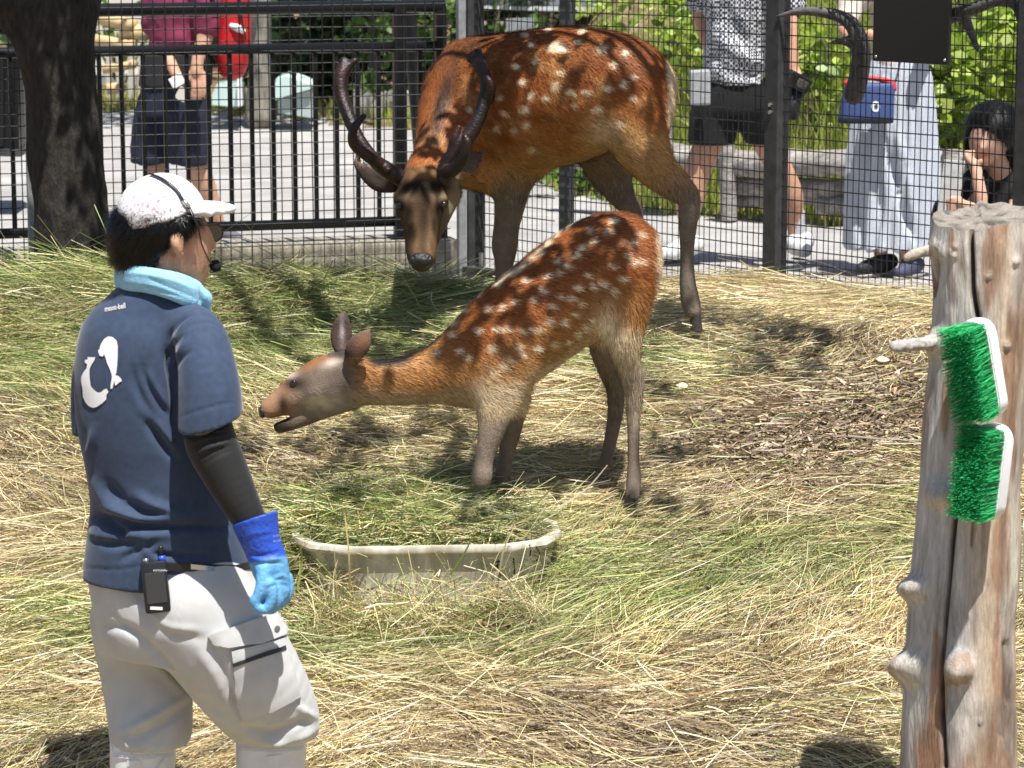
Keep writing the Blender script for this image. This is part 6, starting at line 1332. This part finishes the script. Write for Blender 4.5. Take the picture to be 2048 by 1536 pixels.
for rows in ([(1950, 652, 11.97, 20), (1938, 660, 11.85, 15)], [(2042, 652, 11.97, 20), (2034, 660, 11.85, 15)]):
    fig(box_of(1880, 600, 2120, 690, 11.4, 12.3), .008); KC(rows, 1, .02); f.cut((0, 0, gc), (0, 0, -1)); mk('shoe', mat('dark shoe', (.02, .02, .022), .7), kid)
obj('leaflet', *(lambda b: (np.concatenate(b.v), b.f))(MB().box(W(1902, 375, 11.76), (44 * sC, .006, 108 * sC), Ry(.10) @ Rz(.2), bevel=.002)), mat('grey card', (.50, .50, .49), .7, var=.15, vscale=18), None, False, label='pale grey printed card held upright by the crouching person', cat='card')
fig(box_of(1850, 390, 1950, 460, 11.6, 12.0), .006); f.loft(lrows([(448, 1860, 1925, 22), (430, 1862, 1920, 24), (408, 1868, 1900, 18), (400, 1874, 1888, 8)], 11.84, 20), k=0); V, Q = f.mesh(1); obj('handbag', V, Q, m_plastic, None, label='black bag resting beside the crouching person\'s knee', cat='bag')
# ================================================================== black board and shed antlers on the fence
tS = tpx(1820, DR); pS = line(tS, DR, 0, NR, .03); sS = mpp(60, pS[1]); zb, zt = yz(126, pS[1]), yz(-110, pS[1]); wS = (1895 - 1745) * sS / (DR[0] + (1820 - CX) / FPX * abs(DR[1]))
brd = thing('sign_board', 'black sign board fixed high on the wire fence between antlers', 'sign', (pS[0], pS[1], zb))
MB().box((pS[0], pS[1], (zb + zt) / 2), (wS, .02, zt - zb), Rz(-PHI_R), bevel=.003).obj('panel', m_plastic, brd)
for u, v in ((-.46, .04), (.46, .04), (-.46, .96), (.46, .96)):
    c = np.array([pS[0], pS[1], zb + (zt - zb) * v]) + np.array([DR[0], DR[1], 0]) * wS * u; MB().tube([c + np.array([*NR, 0]) * .008, c + np.array([*NR, 0]) * .014], .006, 8).obj('screw', m_steel, brd, True)
m_ant = mat('weathered antler', (.10, .095, .09), .7, var=.35, vscale=14, bump=.4, bscale=70)  # base colour set dark to carry the shade on the antlers
def shed(parts, label):
    P = []; 
    allp = np.concatenate([limb(r)[0] for r in parts]); ff = Field(allp.min(0) - .06, allp.max(0) + .06, .006)
    for r in parts: P_, r_ = limb(r); ff.chain(P_, r_, 1, .015)
    V, Q = ff.mesh(1); return obj('shed_antler', V, Q, m_ant, None, label=label, cat='antler', group='antlers beside the board')
def FYd(x): t = tpx(x, DR); return float((CORN + DR * t)[1])
shed([[(1708, 190, FYd(1708) + .12, 20), (1718, 150, FYd(1718) + .11, 20), (1722, 100, FYd(1722) + .1, 19), (1708, 55, FYd(1708) + .08, 16), (1680, 33, FYd(1680) + .06, 13), (1640, 24, FYd(1640) + .03, 10), (1600, 23, FYd(1600), 8), (1565, 30, FYd(1565) - .03, 4), (1552, 33, FYd(1552) - .04, 2)], [(1712, 90, FYd(1712) + .1, 14), (1690, 82, FYd(1690) + .06, 9), (1660, 86, FYd(1660) + .03, 3)]], 'long grey weathered antler with pale tip reaching past the fence post')
shed([[(1885, 40, FYd(1885) + .1, 14), (1915, 28, FYd(1915) + .08, 15), (1950, 16, FYd(1950) + .06, 13), (2000, 0, FYd(2000) + .06, 12), (2030, 10, FYd(2030) + .07, 10), (2040, 40, FYd(2040) + .07, 7)], [(1925, 26, FYd(1925) + .08, 12), (1940, 60, FYd(1940) + .1, 9), (1955, 100, FYd(1955) + .1, 5)]], 'grey weathered antler branching out beyond the board beside the leafy shrubs')
# ================================================================== verge, log fence, shrubs, far things
m_log = mat('weathered log', (.34, .31, .28), .9, var=.35, vscale=5, bump=.9, bscale=22, stretch=(.35, 2.5, 2.5), col2=(.20, .18, .165))
lf = thing('log_fence', 'low fence of stacked weathered logs along the far side of the path', 'fence', W(1550, 430, 16.6))
def log(x0, y0, x1, y1, Ya, Yb, r, seed, nm='log'):
    A, B = W(x0, y0, Ya), W(x1, y1, Yb); n = 26; t = np.linspace(0, 1, n)[:, None]; g = np.random.default_rng(seed); P = A + (B - A) * t; P[:, 2] += np.cumsum(g.normal(0, .004, n)); mb = MB(); mb.tube(P, r * (1 + .08 * np.sin(np.linspace(0, 9, n) + seed)), 18)
    V = np.concatenate(mb.v); d = (noise3(V * np.array([.3, .3, 1]), 14, 3) - .5) * .05; ax = B - A; ax /= np.linalg.norm(ax); c = A + ((V - A) @ ax)[:, None] * ax; nn = V - c; nn /= np.linalg.norm(nn, axis=1)[:, None] + 1e-9
    return smooth_by_angle(obj(nm, V + nn * d[:, None], mb.f, m_log, lf), 60)
log(1120, 318, 1620, 322, 17.2, 16.5, .06, 1); log(1460, 328, 1960, 322, 16.6, 15.7, .075, 2); log(1300, 300, 1500, 312, 17.0, 16.7, .05, 7); log(1462, 372, 1800, 376, 16.65, 16.1, .062, 3); log(1465, 398, 1720, 398, 16.7, 16.2, .045, 5); log(1640, 413, 1980, 408, 16.3, 15.6, .055, 4); log(1800, 348, 2080, 345, 16.2, 15.6, .06, 6)
for (x, y0, y1, Y, r) in ((1330, 240, 360, 17.0, .055), (1458, 285, 440, 16.55, .05), (1905, 300, 430, 15.75, .05)):
    A, B = W(x, y1, Y), W(x - 4, y0, Y); mb = MB(); mb.tube([A, (A + B) / 2, B], [r, r * .98, r * .92], 12); smooth_by_angle(mb.obj('post', m_log, lf, True), 50)
# tall grass on the bank
VG = np.array([(.34, .43, .07), (.44, .52, .11), (.25, .36, .055), (.56, .58, .18), (.62, .55, .20)])
m_grass = mat('bank grass', (.3, .4, .1), .5, attr='col', trans=.45)
def bank(n, seed, x0, x1, y0, y1, hmin, hmax, emin, emax, w=(.004, .010)):
    g = np.random.default_rng(seed); k = n * 6; X = g.uniform(x0, x1, k); Y = g.uniform(y0, y1, k); e = edge_side(X, Y); sel = np.flatnonzero((e > emin) & (e < emax))[:n]; X, Y = X[sel], Y[sel]; n = len(sel); Z = g_out(X, Y)
    h = g.uniform(hmin, hmax, n); az = g.uniform(0, 6.28, n); lean = np.abs(g.normal(0, .35, n)); seg = 4; t = np.linspace(0, 1, seg + 1)[None]
    P = np.stack([X[:, None] + np.cos(az)[:, None] * lean[:, None] * h[:, None] * t ** 2, Y[:, None] + np.sin(az)[:, None] * lean[:, None] * h[:, None] * t ** 2, Z[:, None] + h[:, None] * (t - .35 * lean[:, None] * t ** 3)], -1)
    r = g.uniform(0, 3.14, n); s = np.stack([np.cos(r), np.sin(r), 0 * r], -1)[:, None] * (g.uniform(*w, n)[:, None, None] * np.clip(1.05 - t, .06, 1)[..., None])
    V = np.stack([P - s, P + s], 2).reshape(-1, 3); b = (np.arange(n) * (seg + 1) * 2)[:, None, None]; Q = (b + (np.arange(seg) * 2)[None, :, None] + np.array([0, 1, 3, 2])).reshape(-1, 4); return V, Q, np.repeat(pick(VG, n, g), (seg + 1) * 2, 0)
V, Q, C = bank(26000, 101, -.2, 4.6, 15.0, 21.5, .25, .75, .45, 5); obj('bank_grass', V, Q, m_grass, None, True, base=(2, 18, 0), colors=C, label='tall sunlit green grass covering the bank behind the log fence', cat='grass', kind='stuff')
V, Q, C = bank(3500, 102, -.4, 4.2, 14.5, 19, .06, .2, .05, .5); obj('verge_grass', V, Q, m_grass, None, True, base=(1.5, 16, 0), colors=C, label='short grass tufts along the edge of the path under the logs', cat='grass', kind='stuff')
V, Q, C = bank(3000, 103, -6, -.4, 20, 26, .05, .2, .05, 1.6); obj('verge_grass', V, Q, m_grass, None, True, base=(-2, 23, 0), colors=C, label='short grass on the far verge beyond the walking person', cat='grass', kind='stuff')
# shrubs on the bank: stems with broad leaves
SH = np.array([(.36, .48, .06), (.46, .58, .10), (.24, .36, .05), (.56, .64, .16)]); m_shrub = mat('shrub leaf', (.3, .4, .1), .4, attr='col', trans=.5)
def shrub(c, r, n, size, seed, label, pal=SH, name='shrub'):
    c = np.asarray(c, float); z0 = gz(c[0], c[1]); t = thing(name, label, 'shrub', (c[0], c[1], z0)); g = np.random.default_rng(seed); cen_ = [c + g.normal(0, .5, 3) * r for _ in range(7)]
    V, F, C = leaves(n, cen_, [np.asarray(r) * .55] * 7, size, pal, seed, .7); obj('foliage', V, F, m_shrub, t, True, colors=C); mb = MB()
    for q in cen_: mb.tube(catmull([(c[0], c[1], z0 - .03), (c + q) / 2 + g.normal(0, .05, 3), q], 4), np.linspace(.012, .004, 9), 5)
    mb.obj('stems', mat('stem', (.10, .08, .05), .8), t, True); return t
shrub(W(1960, 110, 16.6), (.42, .35, .42), 700, .12, 111, 'broad-leaved bright green shrub behind the grey antler and board'); shrub(W(1930, 240, 16.4), (.40, .3, .30), 650, .09, 112, 'dense green shrub behind the crouching person')
shrub(W(1300, 40, 18.6), (.45, .4, .35), 700, .07, 113, 'leafy green shrub behind the rump of the stag'); shrub(W(1640, 120, 17.4), (.35, .3, .35), 500, .08, 114, 'yellow-green shrub on the bank behind the camera'); shrub(W(1180, 330, 18.0), (.22, .2, .18), 260, .07, 115, 'low dark green plant between the stag\'s legs and the path', LEAF * 1.6); shrub(W(1480, 60, 18.4), (.5, .4, .4), 700, .07, 116, 'leafy green shrub behind the checked shirt')
# dark evergreen and mixed shrubs far left
DG = np.array([(.022, .04, .018), (.035, .06, .022), (.05, .085, .025), (.02, .03, .018)]); MG = np.array([(.12, .22, .05), (.18, .30, .07), (.07, .13, .03), (.22, .33, .10)])
for i, (x, y, Y, r, n, s, pal, lb) in enumerate(((640, 90, 24.5, (.5, .4, .7), 900, .10, DG, 'dark evergreen shrub behind the pale green box'), (725, 110, 25, (.5, .4, .8), 900, .10, DG, 'dark evergreen shrub above the grey concrete kerb'), (830, 60, 26, (.6, .4, .7), 900, .10, MG, 'sunlit green bush behind the leaning dark pole'), (960, 60, 24, (.6, .4, .5), 900, .10, MG, 'green bush behind the fence corner post'), (860, 150, 25, (.5, .3, .4), 600, .10, DG, 'dark bush low behind the railing post'), (1010, 50, 26.5, (.7, .4, .6), 900, .1, DG, 'dark green bush under the grey roof edge'), (560, 40, 27.5, (.9, .4, .9), 1000, .12, DG, 'dark evergreen mass behind the grey tree trunk'), (240, 50, 27, (.6, .3, .3), 300, .09, MG, 'thin green bush among the tan poles'), (770, 190, 23.8, (.25, .2, .25), 250, .08, MG, 'small green plant by the concrete kerb'))):
    shrub(W(x, y, Y), r, n, s, 130 + i, lb, pal)
# grey tree trunk, teal boxes, kerbs, roof, poles
f = Field(*box_of(440, -260, 600, 260, 22.3, 23.5), .025); YB = 23
for rows in ([(522, 232, YB, 30), (520, 150, YB, 23), (520, 60, YB, 20), (522, -60, YB, 19), (530, -240, YB, 17)],): P_, r_ = limb(rows); f.chain(P_, r_, 1, .02)
V, Q = f.mesh(1); V = V + normals(V, Q) * ((noise3(V * np.array([1, 1, .25]), 9, 3) - .5) * .06)[:, None]; t2 = thing('tree', 'grey barked tree trunk standing on the far grass verge', 'tree', W(522, 232, YB)); obj('trunk', V, Q, mat('grey bark', (.20, .18, .15), .95, var=.4, vscale=6, bump=1, bscale=20, stretch=(2, 2, .5)), t2)
V, F, C = leaves(1500, [W(530, -330, YB) + np.array(d) for d in ((0, 0, 0), (.8, .2, .3), (-.8, 0, .2), (.2, .5, .8))], [(.9, .8, .6)] * 4, .14, LEAF, 140); obj('crown', V, F, m_leaf, t2, True, colors=C)
m_teal = mat('pale teal paint', (.50, .62, .58), .6, var=.1, vscale=3); m_stone = mat('grey stone', (.30, .29, .27), .9, var=.3, vscale=3, bump=.5, bscale=12)
tb1 = thing('planter_box', 'pale teal box with sloping lid on the far verge', 'box', W(585, 232, 22.8))
def prism(poly, Y0, Y1, m, name, parent):
    A = [W(x, y, Y0) for x, y in poly]; B = [a + np.array([0, Y1 - Y0, 0]) for a in A]; n = len(poly); V = np.array(A + B); F = [tuple(range(n)), tuple(range(2 * n - 1, n - 1, -1))] + [(i, i + n, (i + 1) % n + n, (i + 1) % n) for i in range(n)]; return obj(name, V, F, m, parent, False)
prism([(545, 202), (552, 158), (572, 152), (624, 170), (622, 178), (560, 196)], 22.7, 23.3, m_teal, 'lid', tb1); prism([(556, 200), (622, 180), (624, 236), (556, 226)], 22.75, 23.25, mat('teal grey', (.34, .40, .38), .7, var=.15, vscale=4), 'case', tb1)
tb3 = thing('planter_box', 'pale teal block between the walking person and the grey trunk', 'box', W(452, 212, 22.9)); prism([(424, 190), (432, 170), (478, 172), (480, 214), (424, 210)], 22.8, 23.3, m_teal, 'case', tb3); prism([(474, 150), (482, 148), (484, 212), (476, 212)], 22.7, 22.8, m_white, 'edge', tb3)
kb = thing('stone_kerb', 'grey stone kerb blocks behind the railing at the path end', 'kerb', W(800, 250, 23.5))
for i, x in enumerate((705, 775, 845)): prism([(x, 186), (x + 66, 186), (x + 66, 258), (x, 252)], 23.6, 24.2, m_stone, 'stone_block', kb)
rf = thing('roof', 'grey roof edge with pale fascia in the background trees', 'roof', W(1030, 22, 25)); prism([(720, -30), (1240, -30), (1240, 14), (720, 6)], 24.6, 25.6, mat('roof grey', (.20, .21, .23), .6), 'roof_sheet', rf); prism([(720, 8), (1240, 16), (1240, 24), (720, 15)], 24.5, 24.55, mat('fascia', (.62, .64, .66), .5), 'fascia', rf); 
for x in (735, 1075, 1215): prism([(x, 20), (x + 16, 20), (x + 16, 240), (x, 240)], 25, 25.2, m_stone, 'post', rf)
lp = thing('leaning_pole', 'dark round pole leaning behind the railing by the corner post', 'pole', W(845, 330, 14.6)); MB().tube([W(850, 420, 14.5), W(832, 200, 14.5), W(815, -20, 14.5), W(806, -160, 14.5)], .035, 12).obj('shaft', m_black, lp, True)
MB().box(W(850, 424, 14.5), (.14, .14, .02), bevel=.003).obj('foot', m_post, lp)
sg = thing('notice_frame', 'small grey metal notice frame above the stag\'s back', 'sign', W(1040, 70, 20)); prism([(1012, 38), (1068, 36), (1068, 110), (1012, 108)], 20, 20.06, m_galv, 'panel', sg); prism([(1032, 108), (1044, 108), (1044, 330), (1032, 330)], 20.02, 20.06, m_galv, 'leg', sg)
# tan pole barrier, pale sheet and slatted fence far left
m_tan = mat('tan wood', (.58, .42, .22), .7, var=.15, vscale=10); pb = thing('pole_barrier', 'barrier of pale tan wooden poles behind the walking person', 'barrier', W(235, 190, 24.5))
for (x0, y0, x1, y1, r) in ((195, 36, 268, 50, .055), (185, 78, 268, 92, .05), (240, 62, 292, 66, .07), (205, 140, 268, 128, .04), (214, 178, 243, 176, .05)): MB().tube([W(x0, y0, 24.5), W((x0 + x1) / 2, (y0 + y1) / 2, 24.5), W(x1, y1, 24.4)], r, 10).obj('pole', m_tan, pb, True)
for x in (212, 232, 256, 276): prism([(x, 110), (x + 10, 110), (x + 10, 196), (x, 196)], 24.8, 24.9, mat('pale post', (.52, .49, .42), .8), 'post', pb)
pw = thing('pale_wall', 'sunlit cream wall far behind the tan poles', 'wall', W(230, 190, 27)); prism([(150, -40), (310, -40), (310, 150), (150, 150)], 27.5, 27.8, mat('cream wall', (.70, .66, .56), .8), 'panel', pw); prism([(150, 150), (310, 150), (310, 190), (150, 190)], 27.3, 27.7, m_stone, 'base', pw)
gt = thing('black_gate', 'black metal cabinet with ribbed front beyond the tree trunk', 'cabinet', W(15, 310, 17)); prism([(-80, 100), (38, 108), (38, 300), (-80, 296)], 17, 17.5, m_black, 'door', gt); prism([(-80, 296), (40, 300), (40, 314), (-80, 310)], 16.95, 17.4, m_post, 'plinth', gt)
for x in (-60, -40, -20, 0, 20): prism([(x, 110), (x + 7, 110), (x + 7, 292), (x, 292)], 16.97, 16.99, m_black, 'rib', gt)
# distant wood that closes the view
V, F, C = leaves(15000, [(x, 30 + .3 * math.sin(x), z) for x in np.arange(-9, 9, 1.2) for z in (.4, 1.5, 2.6, 3.8)], [(1.0, .8, .8)] * 60, .22, np.vstack([DG, MG * .8]), 150); obj('far_wood', V, F, m_leaf, None, True, base=(0, 30, 0), colors=C, label='dense dark green wood closing the view behind everything', cat='wood', kind='stuff')
